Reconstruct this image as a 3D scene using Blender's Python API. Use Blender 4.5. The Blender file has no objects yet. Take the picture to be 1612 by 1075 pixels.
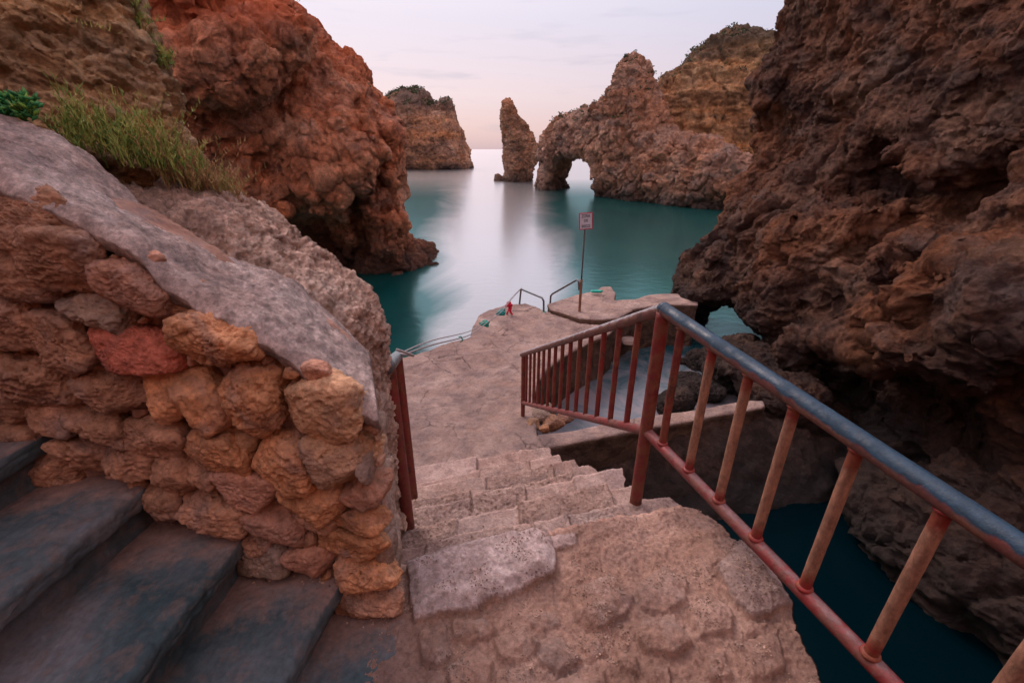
import bpy, bmesh, math, random
import numpy as np
from mathutils import Vector, Matrix
random.seed(7); RS = np.random.RandomState(11)
C = bpy.context.scene.collection
f32 = np.float32
# ------------------------------------------------------------------ camera numbers
CX, CY, FL = 806.0, 537.5, 690.0
TH = math.radians(23.67); CT, ST = math.cos(TH), math.sin(TH)
WATER = -4.4
def ray(px, py):
    x = (px-CX)/FL; y = (CY-py)/FL
    return np.array([x, CT+y*ST, -ST+y*CT])
def at_z(px, py, z):
    d = ray(px, py); return d*(z/d[2])
def at_y(px, py, Y):
    d = ray(px, py); return d*(Y/d[1])
def at_plane(px, py, P0, n):
    d = ray(px, py); return d*(np.dot(P0, n)/np.dot(d, n))
# ------------------------------------------------------------------ noise
_P = RS.permutation(256).astype(np.int32); _P = np.concatenate([_P, _P, _P])
_G = RS.normal(size=(256, 3)); _G = (_G/np.linalg.norm(_G, axis=1)[:, None]*1.5).astype(f32)
_R = RS.rand(256, 3).astype(f32)
def perlin(p):
    p = np.asarray(p, f32); out = np.empty(len(p), f32)
    for a in range(0, len(p), 300000):
        q = p[a:a+300000]; i = np.floor(q).astype(np.int32); f = q-i
        u = f*f*f*(f*(f*6-15)+10); i &= 255
        r = 0
        for dx in (0, 1):
            hx = _P[i[:, 0]+dx]; wx = u[:, 0] if dx else 1-u[:, 0]
            for dy in (0, 1):
                hy = _P[hx+((i[:, 1]+dy) & 255)]; wy = u[:, 1] if dy else 1-u[:, 1]
                for dz in (0, 1):
                    g = _G[_P[hy+((i[:, 2]+dz) & 255)]]; wz = u[:, 2] if dz else 1-u[:, 2]
                    r = r+(g[:, 0]*(f[:, 0]-dx)+g[:, 1]*(f[:, 1]-dy)+g[:, 2]*(f[:, 2]-dz))*wx*wy*wz
        out[a:a+300000] = r
    return out
def fbm(p, scale=1., octv=4, rough=.5, ridge=False, off=0.):
    p = np.asarray(p, f32)/scale+off; s = 0; a = 1.; t = 0
    for k in range(octv):
        n = perlin(p)
        if ridge: n = 1-2*np.abs(n)
        s = s+a*n; t += a; a *= rough; p = p*2.03+17.3
    return s/t
def worley(p, scale=1., off=0.):
    p = np.asarray(p, f32)/scale+off
    F1 = np.empty(len(p), f32); F2 = F1.copy(); ID = np.empty(len(p), np.int32)
    for a in range(0, len(p), 200000):
        q = p[a:a+200000]; i = np.floor(q).astype(np.int32); f = q-i
        d1 = np.full(len(q), 9., f32); d2 = d1.copy(); idd = np.zeros(len(q), np.int32)
        for dx in (-1, 0, 1):
            for dy in (-1, 0, 1):
                for dz in (-1, 0, 1):
                    h = _P[_P[_P[(i[:, 0]+dx) & 255]+((i[:, 1]+dy) & 255)]+((i[:, 2]+dz) & 255)]
                    c = _R[h]+np.array([dx, dy, dz], f32)-f
                    d = np.sqrt((c*c).sum(1)); m = d < d1
                    d2 = np.where(m, d1, np.minimum(d2, d)); idd = np.where(m, h, idd); d1 = np.where(m, d, d1)
        F1[a:a+200000] = d1; F2[a:a+200000] = d2; ID[a:a+200000] = idd
    return F1, F2, ID
def sstep(a, b, x):
    t = np.clip((x-a)/(b-a), 0, 1); return t*t*(3-2*t)
def smin(a, b, k):
    h = np.clip(.5+.5*(b-a)/k, 0, 1); return b*(1-h)+a*h-k*h*(1-h)
def smax(a, b, k): return -smin(-a, -b, k)
# ------------------------------------------------------------------ objects
def tag(o, label=None, cat=None, group=None, kind=None):
    if label: o['label'] = label
    if cat: o['category'] = cat
    if group: o['group'] = group
    if kind: o['kind'] = kind
    return o
def empty(name, loc, label, cat, group=None, kind=None):
    o = bpy.data.objects.new(name, None); C.objects.link(o); o.location = loc; o.empty_display_size = .1
    return tag(o, label, cat, group, kind)
def mk(name, V, F, mat, parent=None, attrs=None, smooth=True, origin=None, uvw=None):
    V = np.asarray(V, f32); me = bpy.data.meshes.new(name)
    if parent is not None: off = np.array(parent_loc(parent), f32)
    elif origin is not None: off = np.array(origin, f32)
    else: off = np.array([V[:, 0].mean(), V[:, 1].mean(), V[:, 2].min()], f32)
    if isinstance(F, (list, tuple)) and F and not isinstance(F, np.ndarray):
        cnt = np.array([len(f) for f in F], np.int32); idx = np.array([i for f in F for i in f], np.int32)
    else:
        F = np.asarray(F, np.int32); cnt = np.full(len(F), F.shape[1], np.int32); idx = F.ravel()
    me.vertices.add(len(V)); me.vertices.foreach_set('co', (V-off).ravel())
    me.loops.add(len(idx)); me.loops.foreach_set('vertex_index', idx)
    me.polygons.add(len(cnt)); st = np.zeros(len(cnt), np.int32); st[1:] = np.cumsum(cnt)[:-1]
    me.polygons.foreach_set('loop_start', st)
    me.polygons.foreach_set('use_smooth', np.full(len(cnt), smooth))
    me.update(calc_edges=True); me.validate()
    for k, a in (attrs or {}).items():
        a = np.asarray(a, f32)
        if a.ndim == 1:
            at = me.attributes.new(k, 'FLOAT', 'POINT'); at.data.foreach_set('value', a)
        else:
            at = me.attributes.new(k, 'FLOAT_VECTOR', 'POINT'); at.data.foreach_set('vector', a.ravel())
    me.materials.append(mat)
    o = bpy.data.objects.new(name, me); C.objects.link(o)
    if parent is not None:
        o.parent = parent
    else: o.location = off
    return o
def parent_loc(p):
    l = Vector(p.location)
    while p.parent: p = p.parent; l += Vector(p.location)
    return l
def normals(V, F):
    V = V.astype(f32); N = np.zeros_like(V)
    if F.shape[1] == 4: n = np.cross(V[F[:, 2]]-V[F[:, 0]], V[F[:, 3]]-V[F[:, 1]])
    else: n = np.cross(V[F[:, 1]]-V[F[:, 0]], V[F[:, 2]]-V[F[:, 0]])
    for k in range(F.shape[1]):
        for c in range(3): N[:, c] += np.bincount(F[:, k], n[:, c], len(V))
    return N/(np.linalg.norm(N, axis=1)[:, None]+1e-9)
def nets(f, lo, h):
    """surface nets of f<0 on a regular grid"""
    s = f < 0; nx, ny, nz = f.shape
    cnt = np.zeros((nx-1, ny-1, nz-1), np.int8)
    for a in (0, 1):
        for b in (0, 1):
            for c in (0, 1): cnt += s[a:nx-1+a, b:ny-1+b, c:nz-1+c]
    act = (cnt > 0) & (cnt < 8); ci = np.argwhere(act)
    idm = np.full(act.shape, -1, np.int32); idm[act] = np.arange(len(ci))
    acc = np.zeros((len(ci), 3), f32); n = np.zeros(len(ci), f32)
    co = [(0, 0, 0), (1, 0, 0), (0, 1, 0), (1, 1, 0), (0, 0, 1), (1, 0, 1), (0, 1, 1), (1, 1, 1)]
    val = [f[ci[:, 0]+c[0], ci[:, 1]+c[1], ci[:, 2]+c[2]] for c in co]
    for i in range(8):
        for ax in range(3):
            if co[i][ax]: continue
            j = i+(1, 2, 4)[ax]; a, b = val[i], val[j]; m = (a < 0) != (b < 0)
            t = np.where(m, a/np.where(m, a-b, 1), 0)
            for k in range(3): acc[:, k] += np.where(m, co[i][k]+(t if k == ax else 0), 0)
            n += m
    V = (ci+acc/n[:, None])*h+np.array(lo)
    Q = []
    for ax in range(3):
        sl0 = [slice(1, -1)]*3; sl1 = [slice(1, -1)]*3
        sl0[ax] = slice(0, -1); sl1[ax] = slice(1, None)
        a = s[tuple(sl0)]; b = s[tuple(sl1)]
        e = np.argwhere(a != b); inside = a[a != b]
        off = np.ones(3, int); off[ax] = 0; e = e+off
        u, v = (ax+1) % 3, (ax+2) % 3
        du = np.zeros(3, int); du[u] = 1; dv = np.zeros(3, int); dv[v] = 1
        q = [idm[tuple((e-du-dv).T)], idm[tuple((e-dv).T)], idm[tuple(e.T)], idm[tuple((e-du).T)]]
        q = np.stack(q, 1); q[~inside] = q[~inside][:, ::-1]; Q.append(q)
    return V.astype(f32), np.concatenate(Q).astype(np.int32)
def poly2d(U, Z, pts):
    pts = np.asarray(pts, f32); d = np.full(U.shape, 1e9, f32); ins = np.zeros(U.shape, bool)
    for i in range(len(pts)):
        a = pts[i]; b = pts[(i+1) % len(pts)]; e = b-a
        wx = U-a[0]; wy = Z-a[1]; t = np.clip((wx*e[0]+wy*e[1])/(e@e+1e-12), 0, 1)
        d = np.minimum(d, (wx-e[0]*t)**2+(wy-e[1]*t)**2)
        c = ((a[1] > Z) != (b[1] > Z)) & (U < (b[0]-a[0])*(Z-a[1])/(b[1]-a[1]+1e-12)+a[0]); ins ^= c
    d = np.sqrt(d); return np.where(ins, -d, d)
def grid(lo, hi, h):
    ax = [np.arange(lo[k], hi[k]+h, h, dtype=f32) for k in range(3)]
    return ax
def polish(V, F, it=1, k=.5):
    for _ in range(it):
        S = np.zeros_like(V); n = np.zeros(len(V), f32)
        for a in range(4):
            i, j = F[:, a], F[:, (a+1) % 4]
            for c in range(3): S[:, c] += np.bincount(i, V[j, c], len(V))
            n += np.bincount(i, minlength=len(V))
        V = V+(S/n[:, None]-V)*k
    return V.astype(f32)
def rockify(V, F, big=0., bigs=1., fine=.02, fines=.3, pit=.0, pits=.1, strata=0., stratas=.3, crack=0., cracks=1.):
    N = normals(V, F); d = 0
    if big: d = d+big*fbm(V, bigs, 4, .5)
    if fine: d = d+fine*fbm(V, fines, 5, .6, ridge=True, off=3.)
    if pit:
        F1, F2, I = worley(V, pits, 5.); m = sstep(-.1, .35, fbm(V, pits*6, 2, off=9.))
        d = d-pit*m*sstep(.55, .1, F1)
    if strata:
        w = V[:, 2]+.25*stratas*fbm(V, stratas*4, 3); q = w[:, None]*np.array([[0, 0, 1]], f32)
        d = d+strata*fbm(q+V*np.array([.08, .08, 0], f32), stratas, 3, .6)
    if crack:
        q = V*np.array([1, 1, .55], f32)+.35*cracks*np.stack([fbm(V, cracks, 3, off=o) for o in (1., 7., 13.)], 1)
        F1, F2, I = worley(q, cracks, 2.); d = d-crack*sstep(.10, .0, F2-F1)+crack*.7*(_R[I & 255, 0]-.5)
    return (V+N*np.asarray(d)[:, None]).astype(f32)
def subdiv(V, F, sm=.5):
    e = np.concatenate([F[:, [0, 1]], F[:, [1, 2]], F[:, [2, 3]], F[:, [3, 0]]]); e.sort(1)
    key = e[:, 0].astype(np.int64)*len(V)+e[:, 1]; uq, inv = np.unique(key, return_inverse=True)
    a = (uq//len(V)).astype(np.int32); b = (uq % len(V)).astype(np.int32); E = (V[a]+V[b])*.5; n = len(V); m = len(F)
    fc = (V[F[:, 0]]+V[F[:, 1]]+V[F[:, 2]]+V[F[:, 3]])*.25; inv = inv.reshape(4, m).astype(np.int32)+n; c = np.arange(m, dtype=np.int32)+n+len(uq)
    Q = np.concatenate([np.stack([F[:, k], inv[k], c, inv[(k+3) % 4]], 1) for k in range(4)])
    V2 = np.concatenate([V, E, fc]).astype(f32); return polish(V2, Q, 1, sm), Q
def crag(V, F, a1, s1, a2, s2, pit=0., ps=.1, ck=0., cs=1., stretch=(1, 1, 1), st=0., ss=.3):
    """sharp weathered relief: jagged ridges, broken blocks, pits"""
    N = normals(V, F); q = (V*np.array(stretch, f32)).astype(f32)
    w = s1*.35*np.stack([fbm(q, s1*.9, 3, off=o) for o in (1.5, 8.5, 15.5)], 1); qw = (q+w).astype(f32)
    d = a1*(fbm(qw, s1, 6, .6, ridge=True, off=3.)-.5)
    d = d-a2*np.abs(fbm(qw, s2*2.2, 4, .7, off=31.))*1.3+a2*1.1*fbm(qw, s2, 4, .75, ridge=True, off=11.)
    if ck:
        F1, F2, I = worley(qw*np.array([1, 1, .8], f32), cs, 2.); d = d-ck*.8*sstep(.10, .0, F2-F1)*sstep(-.2, .2, fbm(q, cs*2, 2, off=44.))+ck*.8*(_R[I & 255, 0]-.5)
        F1, F2, I = worley(qw, cs*.38, 12.); d = d+ck*.22*(_R[I & 255, 1]-.5)
    if pit:
        F1, F2, I = worley(qw, ps, 5.); m = sstep(-.15, .25, fbm(q, ps*7, 2, off=9.)); d = d-pit*m*sstep(.5, .15, F1)*(_R[I & 255, 2]*1.2)
        F1, F2, I = worley(qw, ps*.4, 6.); d = d-pit*.35*sstep(.5, .15, F1)
    if st:
        zz = q[:, 2]+.4*ss*fbm(q, ss*5, 3); d = d+st*fbm(np.stack([q[:, 0]*.1, q[:, 1]*.1, zz], 1), ss, 4, .65)
    return (V+N*d[:, None]).astype(f32)
def relief(P0, ang, pts, Tf, Tb, h, zlo, noise, post=None, extra=None, ulim=None, rr=None, sub=True):
    """closed rock mass: an outline on an upright plane at its own distance, bulging to real depth both ways.
    pts: pixels or ('uz',u,z). ang: direction of the plane's u axis. Tf/Tb metres."""
    P0 = np.array(P0, float); u = np.array([math.cos(ang), math.sin(ang), 0.]); w = np.array([-math.sin(ang), math.cos(ang), 0.])
    pp = []
    for p in pts:
        if p[0] == 'uz': pp.append((p[1], p[2]))
        else:
            q = at_plane(p[0], p[1], P0, w); pp.append(((q-P0)@u, q[2]))
    pp = np.array(pp, f32); 
    lo = [pp[:, 0].min()-3*h-noise[0], -Tf*1.25-3*h-noise[0], zlo]; hi = [pp[:, 0].max()+3*h+noise[0], Tb*1.2+3*h+noise[0], pp[:, 1].max()+3*h+noise[0]]
    if ulim: lo[0] = max(lo[0], ulim[0]); hi[0] = min(hi[0], ulim[1])
    ax = grid(lo, hi, h); U2, Z2 = np.meshgrid(ax[0], ax[2], indexing='ij')
    d2 = poly2d(U2, Z2, pp); r = rr or min(Tf, Tb)*.5
    s = np.maximum(-d2, 0); prof = np.sqrt(1-np.exp(-s/r*1.2))
    d3 = d2[:, None, :]; W = ax[1][None, :, None]
    T = np.where(W < 0, Tf*prof[:, None, :], Tb*prof[:, None, :])
    f = np.where(d3 > 0, np.sqrt(np.maximum(d3, 0)**2+W*W), np.maximum((np.abs(W)-T)*.75, d3))
    f = f.astype(f32)
    UU, WW, ZZ = np.meshgrid(ax[0], ax[1], ax[2], indexing='ij')
    if extra is not None: f = extra(f, UU, WW, ZZ)
    m = np.abs(f) < noise[0]*1.6+2*h
    pts3 = np.stack([UU[m], WW[m], ZZ[m]], 1); nv = 0
    for (amp, sc, rg) in noise[1:]: nv = nv+amp*fbm(pts3, sc, 3, .5, ridge=rg, off=P0[0]*.1)
    f[m] += nv
    for a in (0, -1): f[a] = 1; f[:, a] = 1; f[:, :, a] = 1
    V, F = nets(f, [a[0] for a in ax], h)
    V = polish(V, F, 1, .4)
    if sub: V, F = subdiv(V, F)
    if post: V = post(V, F)
    Wd = P0[None, :]*[1, 1, 0]+V[:, :1]*u[None]+V[:, 1:2]*w[None]; Wd[:, 2] = V[:, 2]
    return Wd.astype(f32), F
# ------------------------------------------------------------------ materials
class NT:
    def __init__(s, name, rough=.85, spec=.3):
        s.m = bpy.data.materials.new(name); s.m.use_nodes = True; s.t = s.m.node_tree; s.n = s.t.nodes
        s.b = s.n['Principled BSDF']; s.b.inputs['Roughness'].default_value = rough
        s.b.inputs['Specular IOR Level'].default_value = spec
        s.geo = s.n.new('ShaderNodeNewGeometry'); s.pos = s.geo.outputs['Position']
    def L(s, a, b): s.t.links.new(a, b)
    def inp(s, node, key, v):
        i = node.inputs[key]
        if isinstance(v, bpy.types.NodeSocket): s.L(v, i)
        elif isinstance(v, (tuple, list)) and len(v) == 3 and i.type == 'RGBA': i.default_value = (*v, 1)
        else: i.default_value = v
    def noise(s, scale, detail=8, rough=.6, dist=0., vec=None, out='Fac'):
        n = s.n.new('ShaderNodeTexNoise'); s.L(vec or s.pos, n.inputs['Vector'])
        n.inputs['Scale'].default_value = scale; n.inputs['Detail'].default_value = detail
        n.inputs['Roughness'].default_value = rough; n.inputs['Distortion'].default_value = dist
        return n.outputs[out]
    def vor(s, scale, feature='F1', vec=None, out='Distance', rnd=1.):
        n = s.n.new('ShaderNodeTexVoronoi'); n.feature = feature; s.L(vec or s.pos, n.inputs['Vector'])
        n.inputs['Scale'].default_value = scale; n.inputs['Randomness'].default_value = rnd; return n.outputs[out]
    def ramp(s, fac, stops, interp='LINEAR'):
        n = s.n.new('ShaderNodeValToRGB'); r = n.color_ramp; r.interpolation = interp
        while len(r.elements) < len(stops): r.elements.new(.5)
        for e, (p, c) in zip(r.elements, stops):
            e.position = p; e.color = (*c, 1) if isinstance(c, (tuple, list)) else (c, c, c, 1)
        s.L(fac, n.inputs[0]); return n.outputs[0]
    def mix(s, fac, a, b, mode='MIX'):
        n = s.n.new('ShaderNodeMix'); n.data_type = 'RGBA'; n.blend_type = mode
        s.inp(n, 0, fac); s.inp(n, 6, a); s.inp(n, 7, b); return n.outputs[2]
    def math(s, op, a, b=0., c=0., clamp=False):
        n = s.n.new('ShaderNodeMath'); n.operation = op; n.use_clamp = clamp
        s.inp(n, 0, a); s.inp(n, 1, b)
        if op in ('MULTIPLY_ADD', 'SMOOTH_MIN'): s.inp(n, 2, c)
        return n.outputs[0]
    def mapv(s, scale, loc=(0, 0, 0), rot=(0, 0, 0), vec=None):
        n = s.n.new('ShaderNodeMapping'); s.L(vec or s.pos, n.inputs[0]); n.inputs['Scale'].default_value = scale
        n.inputs['Location'].default_value = loc; n.inputs['Rotation'].default_value = rot; return n.outputs[0]
    def sep(s, vec=None):
        n = s.n.new('ShaderNodeSeparateXYZ'); s.L(vec or s.pos, n.inputs[0]); return n.outputs
    def attr(s, name, out='Fac'):
        n = s.n.new('ShaderNodeAttribute'); n.attribute_name = name; return n.outputs[out]
    def bump(s, hgt, strength, dist, prev=None):
        n = s.n.new('ShaderNodeBump'); n.inputs['Strength'].default_value = strength; n.inputs['Distance'].default_value = dist
        s.L(hgt, n.inputs['Height'])
        if prev is not None: s.L(prev, n.inputs['Normal'])
        return n.outputs[0]
    def done(s, col=None, nrm=None, rough=None):
        if col is not None: s.inp(s.b, 'Base Color', col)
        if nrm is not None: s.L(nrm, s.b.inputs['Normal'])
        if rough is not None: s.inp(s.b, 'Roughness', rough)
        return s.m
def rock_mat(name, dark, mid, light, accent, acc_amt=.5, grey=(.25, .22, .22), grey_amt=.4, unit=1., wet=None, strata=None, bump=1.,
             strata_cols=None, top=None, sat_z=None):
    """weathered limestone; unit = size in metres of the main colour patches; wet=(z0,z1) dark tide band, raised on the right cliff as painted shade"""
    t = NT(name, .88, .25)
    a = t.noise(1/unit, 10, .62, .4); b = t.noise(.45/unit, 6, .6, .8, vec=t.mapv((1, 1, 1), (7, 3, 1)))
    c = t.noise(6/unit, 12, .7)
    col = t.ramp(a, [(.30, dark), (.48, mid), (.68, light)])
    col = t.mix(t.ramp(b, [(.5-.12*acc_amt, 0.), (.62, acc_amt)]), col, accent)
    g = t.noise(1.4/unit, 10, .68, 0., vec=t.mapv((1, 1, 1.6), (13, 5, 9)))
    col = t.mix(t.ramp(g, [(.50, 0.), (.66, grey_amt)]), col, grey)
    col = t.mix(.75, col, t.ramp(c, [(.28, .22), (.5, .95), (.72, 1.8)]), 'MULTIPLY')
    col = t.mix(.6, col, t.ramp(t.noise(19/unit, 9, .75), [(.30, .3), (.5, 1.), (.7, 1.6)]), 'MULTIPLY')
    if strata:
        v = t.mapv((.06, .06, 1/strata), (0, 0, 3)); sn = t.noise(1., 6, .65, .6, vec=v)
        col = t.mix(.65, col, t.ramp(sn, strata_cols or [(.36, (.45, .35, .3)), (.5, (1, .9, .8)), (.62, (1.6, 1.2, .75))]), 'MULTIPLY')
    if top is not None:
        z0, z1, tc, amt = top; z = t.math('ADD', t.sep()[2], t.math('MULTIPLY', t.math('SUBTRACT', b, .5), (z1-z0)*3))
        tm = t.n.new('ShaderNodeMapRange'); t.L(z, tm.inputs[0]); tm.inputs[1].default_value = z0; tm.inputs[2].default_value = z1
        tm.inputs[4].default_value = amt; col = t.mix(tm.outputs[0], col, tc)
    if wet:
        z = t.math('ADD', t.sep()[2], t.math('MULTIPLY', t.math('SUBTRACT', a, .5), (wet[1]-wet[0])*1.2))
        wm = t.n.new('ShaderNodeMapRange'); t.L(z, wm.inputs[0]); wm.inputs[1].default_value = wet[0]; wm.inputs[2].default_value = wet[1]
        wm.inputs[3].default_value = .85; wm.inputs[4].default_value = 0.
        col = t.mix(wm.outputs[0], col, (.035, .033, .034)); 
    n1 = t.bump(t.noise(2.6/unit, 15, .72), 1.*bump, .34*unit)
    v = t.vor(7/unit); n2 = t.bump(t.ramp(v, [(.0, 0.), (.35, 1.)]), .35*bump, .06*unit, n1)
    n3 = t.bump(t.noise(13/unit, 12, .8), 1.*bump, .08*unit, n2)
    return t.done(col, n3)
M = {}
M['stone_wall'] = None
def wall_stone_mat():
    t = NT('wall_stone', .9, .25)
    tint = t.attr('tint', 'Vector'); a = t.noise(9, 10, .65, .5); b = t.noise(40, 10, .7)
    g = t.noise(5, 8, .6, 1., vec=t.mapv((1, 1, 1), (3, 9, 1)))
    col = t.mix(.8, tint, t.ramp(a, [(.28, .45), (.5, 1.), (.72, 1.5)]), 'MULTIPLY')
    col = t.mix(t.ramp(g, [(.5, 0.), (.68, .6)]), col, (.25, .2, .2))
    col = t.mix(.8, col, t.ramp(b, [(.25, .35), (.5, 1.), (.75, 1.6)]), 'MULTIPLY')
    n1 = t.bump(t.noise(22, 12, .7), .8, .02)
    pm = t.ramp(t.vor(55), [(.05, 0.), (.4, 1.)]); n2 = t.bump(pm, .5, .008, n1)
    n3 = t.bump(t.noise(140, 6, .7), .7, .004, n2)
    return t.done(col, n3)
M['stone'] = wall_stone_mat()
def mortar_mat(name, base, dark, dust):
    t = NT(name, .92, .2)
    a = t.noise(4, 10, .65, .3); b = t.noise(60, 8, .7); c = t.noise(11, 9, .65, 0, vec=t.mapv((1, 1, 1), (4, 4, 4)))
    col = t.ramp(a, [(.3, dark), (.5, base), (.7, dust)])
    col = t.mix(t.ramp(c, [(.52, 0.), (.64, .55)]), col, (.2, .17, .18))
    col = t.mix(.7, col, t.ramp(b, [(.25, .5), (.5, 1.), (.75, 1.4)]), 'MULTIPLY')
    n1 = t.bump(t.noise(14, 12, .7), .7, .02); n2 = t.bump(t.noise(90, 8, .75), .7, .006, n1)
    return t.done(col, n2)
M['mortar'] = mortar_mat('mortar', (.38, .22, .17), (.18, .10, .08), (.48, .31, .26))
M['coping'] = rock_mat('coping_plaster', (.38, .30, .30), (.68, .54, .52), (.90, .76, .73), (.66, .45, .38), .3, (.46, .41, .44), .35, .22, bump=1.)
def step_mat():
    """worn limestone treads set in pink mortar; attribute 'st' 1 on stone, 0 on mortar, 'pit' rough pitted stones, 'tn' tone per stone"""
    t = NT('step_stone', .88, .3)
    st = t.attr('st'); pt = t.attr('pit'); tn = t.attr('tn')
    a = t.noise(6, 10, .65, .4); b = t.noise(50, 10, .78); d = t.noise(2.2, 8, .6, .5)
    stone = t.ramp(a, [(.3, (.30, .205, .185)), (.5, (.46, .335, .30)), (.7, (.60, .465, .42))])
    stone = t.mix(.8, stone, t.ramp(tn, [(0., (.7, .6, .57)), (.5, (1, .95, .92)), (.8, (1.05, 1.05, 1.08)), (1., (1.6, 1.78, 2.0))]), 'MULTIPLY')
    dirt = t.ramp(d, [(.35, (.27, .16, .125)), (.5, (.46, .285, .225)), (.68, (.64, .44, .37))])
    e = t.math('ADD', t.math('MULTIPLY', st, .8), t.math('MULTIPLY', t.math('SUBTRACT', t.noise(9, 9, .72), .5), 1.9))
    col = t.mix(t.ramp(e, [(.35, 0.), (.65, 1.)]), dirt, stone)
    w_ = t.math('ADD', t.attr('edge_shade'), t.math('MULTIPLY', t.math('SUBTRACT', t.noise(22, 9, .75), .5), 1.6)); w_ = t.math('MULTIPLY_ADD', w_, .5, .5)
    col = t.mix(.85, col, t.ramp(w_, [(.1, (.42, .38, .36)), (.45, (1, 1, 1)), (.62, (1, 1, 1)), (.95, (1.42, 1.38, 1.38))]), 'MULTIPLY')  # painted shade under the risers and lit edges on the nosings
    h = t.noise(34, 9, .75, .2); pitm = t.ramp(h, [(.38, 0.), (.50, 1.)])
    col = t.mix(t.math('MULTIPLY', t.math('MULTIPLY', pt, .6), t.math('SUBTRACT', 1., pitm)), col, (.42, .27, .20))
    col = t.mix(t.ramp(t.noise(3.1, 8, .7, 0, vec=t.mapv((1, 1, 1), (8, 1, 2))), [(.5, 0.), (.66, .5)]), col, (.20, .16, .165))
    col = t.mix(.8, col, t.ramp(b, [(.28, .35), (.5, 1.), (.72, 1.55)]), 'MULTIPLY')
    n1 = t.bump(t.noise(16, 14, .72), .9, .03)
    n2 = t.bump(t.math('MULTIPLY', pitm, pt), .8, .012, n1); n3 = t.bump(t.noise(95, 9, .8), 1., .010, n2)
    return t.done(col, n3)
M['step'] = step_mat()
def slab_mat():
    t = NT('dark_tread_stone', .7, .35)
    a = t.noise(19, 10, .72, .4, vec=t.mapv((1, .7, 1))); b = t.noise(55, 8, .7); c = t.noise(3., 8, .6, .5)
    col = t.ramp(c, [(.32, (.03, .06, .075)), (.5, (.075, .10, .12)), (.68, (.17, .165, .185))])
    col = t.mix(t.ramp(a, [(.50, 0.), (.60, .5)]), col, (.155, .11, .10))
    d = t.attr('dust'); e = t.math('ADD', d, t.math('MULTIPLY', t.math('SUBTRACT', t.noise(16, 8, .7), .5), 1.))
    col = t.mix(t.ramp(e, [(.4, 0.), (.75, .85)]), col, (.24, .15, .13))
    col = t.mix(.6, col, t.ramp(b, [(.25, .45), (.5, 1.), (.75, 1.5)]), 'MULTIPLY')
    n1 = t.bump(a, .6, .006); n2 = t.bump(t.noise(80, 8, .75), .6, .005, n1)
    return t.done(col, n2, t.ramp(a, [(.4, .6), (.6, .9)]))
M['slab'] = slab_mat()
def paint_mat(name, red, red2, rust, bare, bare_top=0., ends=None, rough=.42):
    t = NT(name, rough, .5)
    a = t.noise(14, 10, .7); b = t.noise(60, 8, .7); c = t.noise(5, 6, .6, vec=t.mapv((1, 1, .5), (2, 2, 2)))
    col = t.ramp(c, [(.35, red), (.65, red2)])
    col = t.mix(t.ramp(a, [(.47, 0.), (.56, .85)]), col, rust)
    col = t.mix(t.ramp(t.noise(9, 10, .75, 0, vec=t.mapv((1, 1, .4), (5, 1, 3))), [(.56, 0.), (.60, .8)]), col, tuple(x*.35 for x in rust))
    if bare_top:
        nz = t.sep(t.geo.outputs['Normal'])[2]
        e = t.math('ADD', nz, t.math('MULTIPLY', t.math('SUBTRACT', a, .5), 1.6))
        bc = t.ramp(t.noise(30, 8, .7, 0, vec=t.mapv((1, .3, 1))), [(.3, tuple(x*.6 for x in bare)), (.55, bare), (.75, tuple(min(1, x*1.5) for x in bare))])
        col = t.mix(t.ramp(e, [(bare_top, 0.), (bare_top+.25, 1.)]), col, bc)
    if ends:
        tc = t.n.new('ShaderNodeTexCoord'); z = t.sep(tc.outputs['Generated'])[2]
        e = t.math('ABSOLUTE', t.math('SUBTRACT', z, .5)); e = t.math('ADD', e, t.math('MULTIPLY', t.math('SUBTRACT', a, .5), .25))
        mid = t.ramp(t.noise(45, 9, .75, 0, vec=t.mapv((1, 1, .35))), [(.3, tuple(x*.4 for x in ends)), (.5, ends), (.7, tuple(min(1, x*1.6) for x in ends))])
        col = t.mix(t.ramp(e, [(.33, 1.), (.40, 0.)]), col, mid)
    col = t.mix(.7, col, t.ramp(b, [(.25, .5), (.5, 1.), (.75, 1.35)]), 'MULTIPLY')
    n = t.bump(a, .8, .006); n = t.bump(b, .35, .002, n)
    return t.done(col, n, t.ramp(a, [(.4, rough), (.6, .75)]))
M['red'] = paint_mat('red_paint', (.20, .022, .02), (.13, .018, .018), (.17, .055, .03), (0, 0, 0))
M['rail'] = paint_mat('bottom_rail_paint', (.20, .025, .028), (.14, .03, .032), (.15, .06, .05), (.19, .10, .105), .82)
M['hand'] = paint_mat('handrail_paint', (.16, .05, .045), (.10, .05, .05), (.2, .10, .07), (.012, .045, .085), .0001, rough=.3)
M['handf'] = paint_mat('handrail_worn', (.16, .05, .045), (.12, .05, .05), (.2, .1, .07), (.30, .28, .31), .25, rough=.4)
M['tan'] = paint_mat('bare_baluster', (.24, .02, .018), (.18, .02, .02), (.2, .06, .03), (0, 0, 0), ends=(.27, .14, .095))
M['blue'] = paint_mat('dull_metal', (.07, .09, .11), (.10, .12, .14), (.16, .10, .08), (.2, .25, .28), .4)
M['rusty'] = paint_mat('rusty_pole', (.22, .09, .05), (.12, .06, .05), (.3, .15, .08), (0, 0, 0))
def plain(name, col, rough=.6, var=.35, sc=30):
    t = NT(name, rough, .4); c = t.mix(var, col, t.ramp(t.noise(sc, 6, .6), [(.3, .4), (.7, 1.6)]), 'MULTIPLY')
    return t.done(c, t.bump(t.noise(sc*2, 6, .6), .3, .003))
M['sign_white'] = plain('sign_enamel', (.50, .50, .60), .45, .25, 12); M['sign_red'] = plain('sign_border', (.42, .015, .06), .45)
M['ink'] = plain('sign_ink', (.03, .045, .07), .6, .1)
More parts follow.
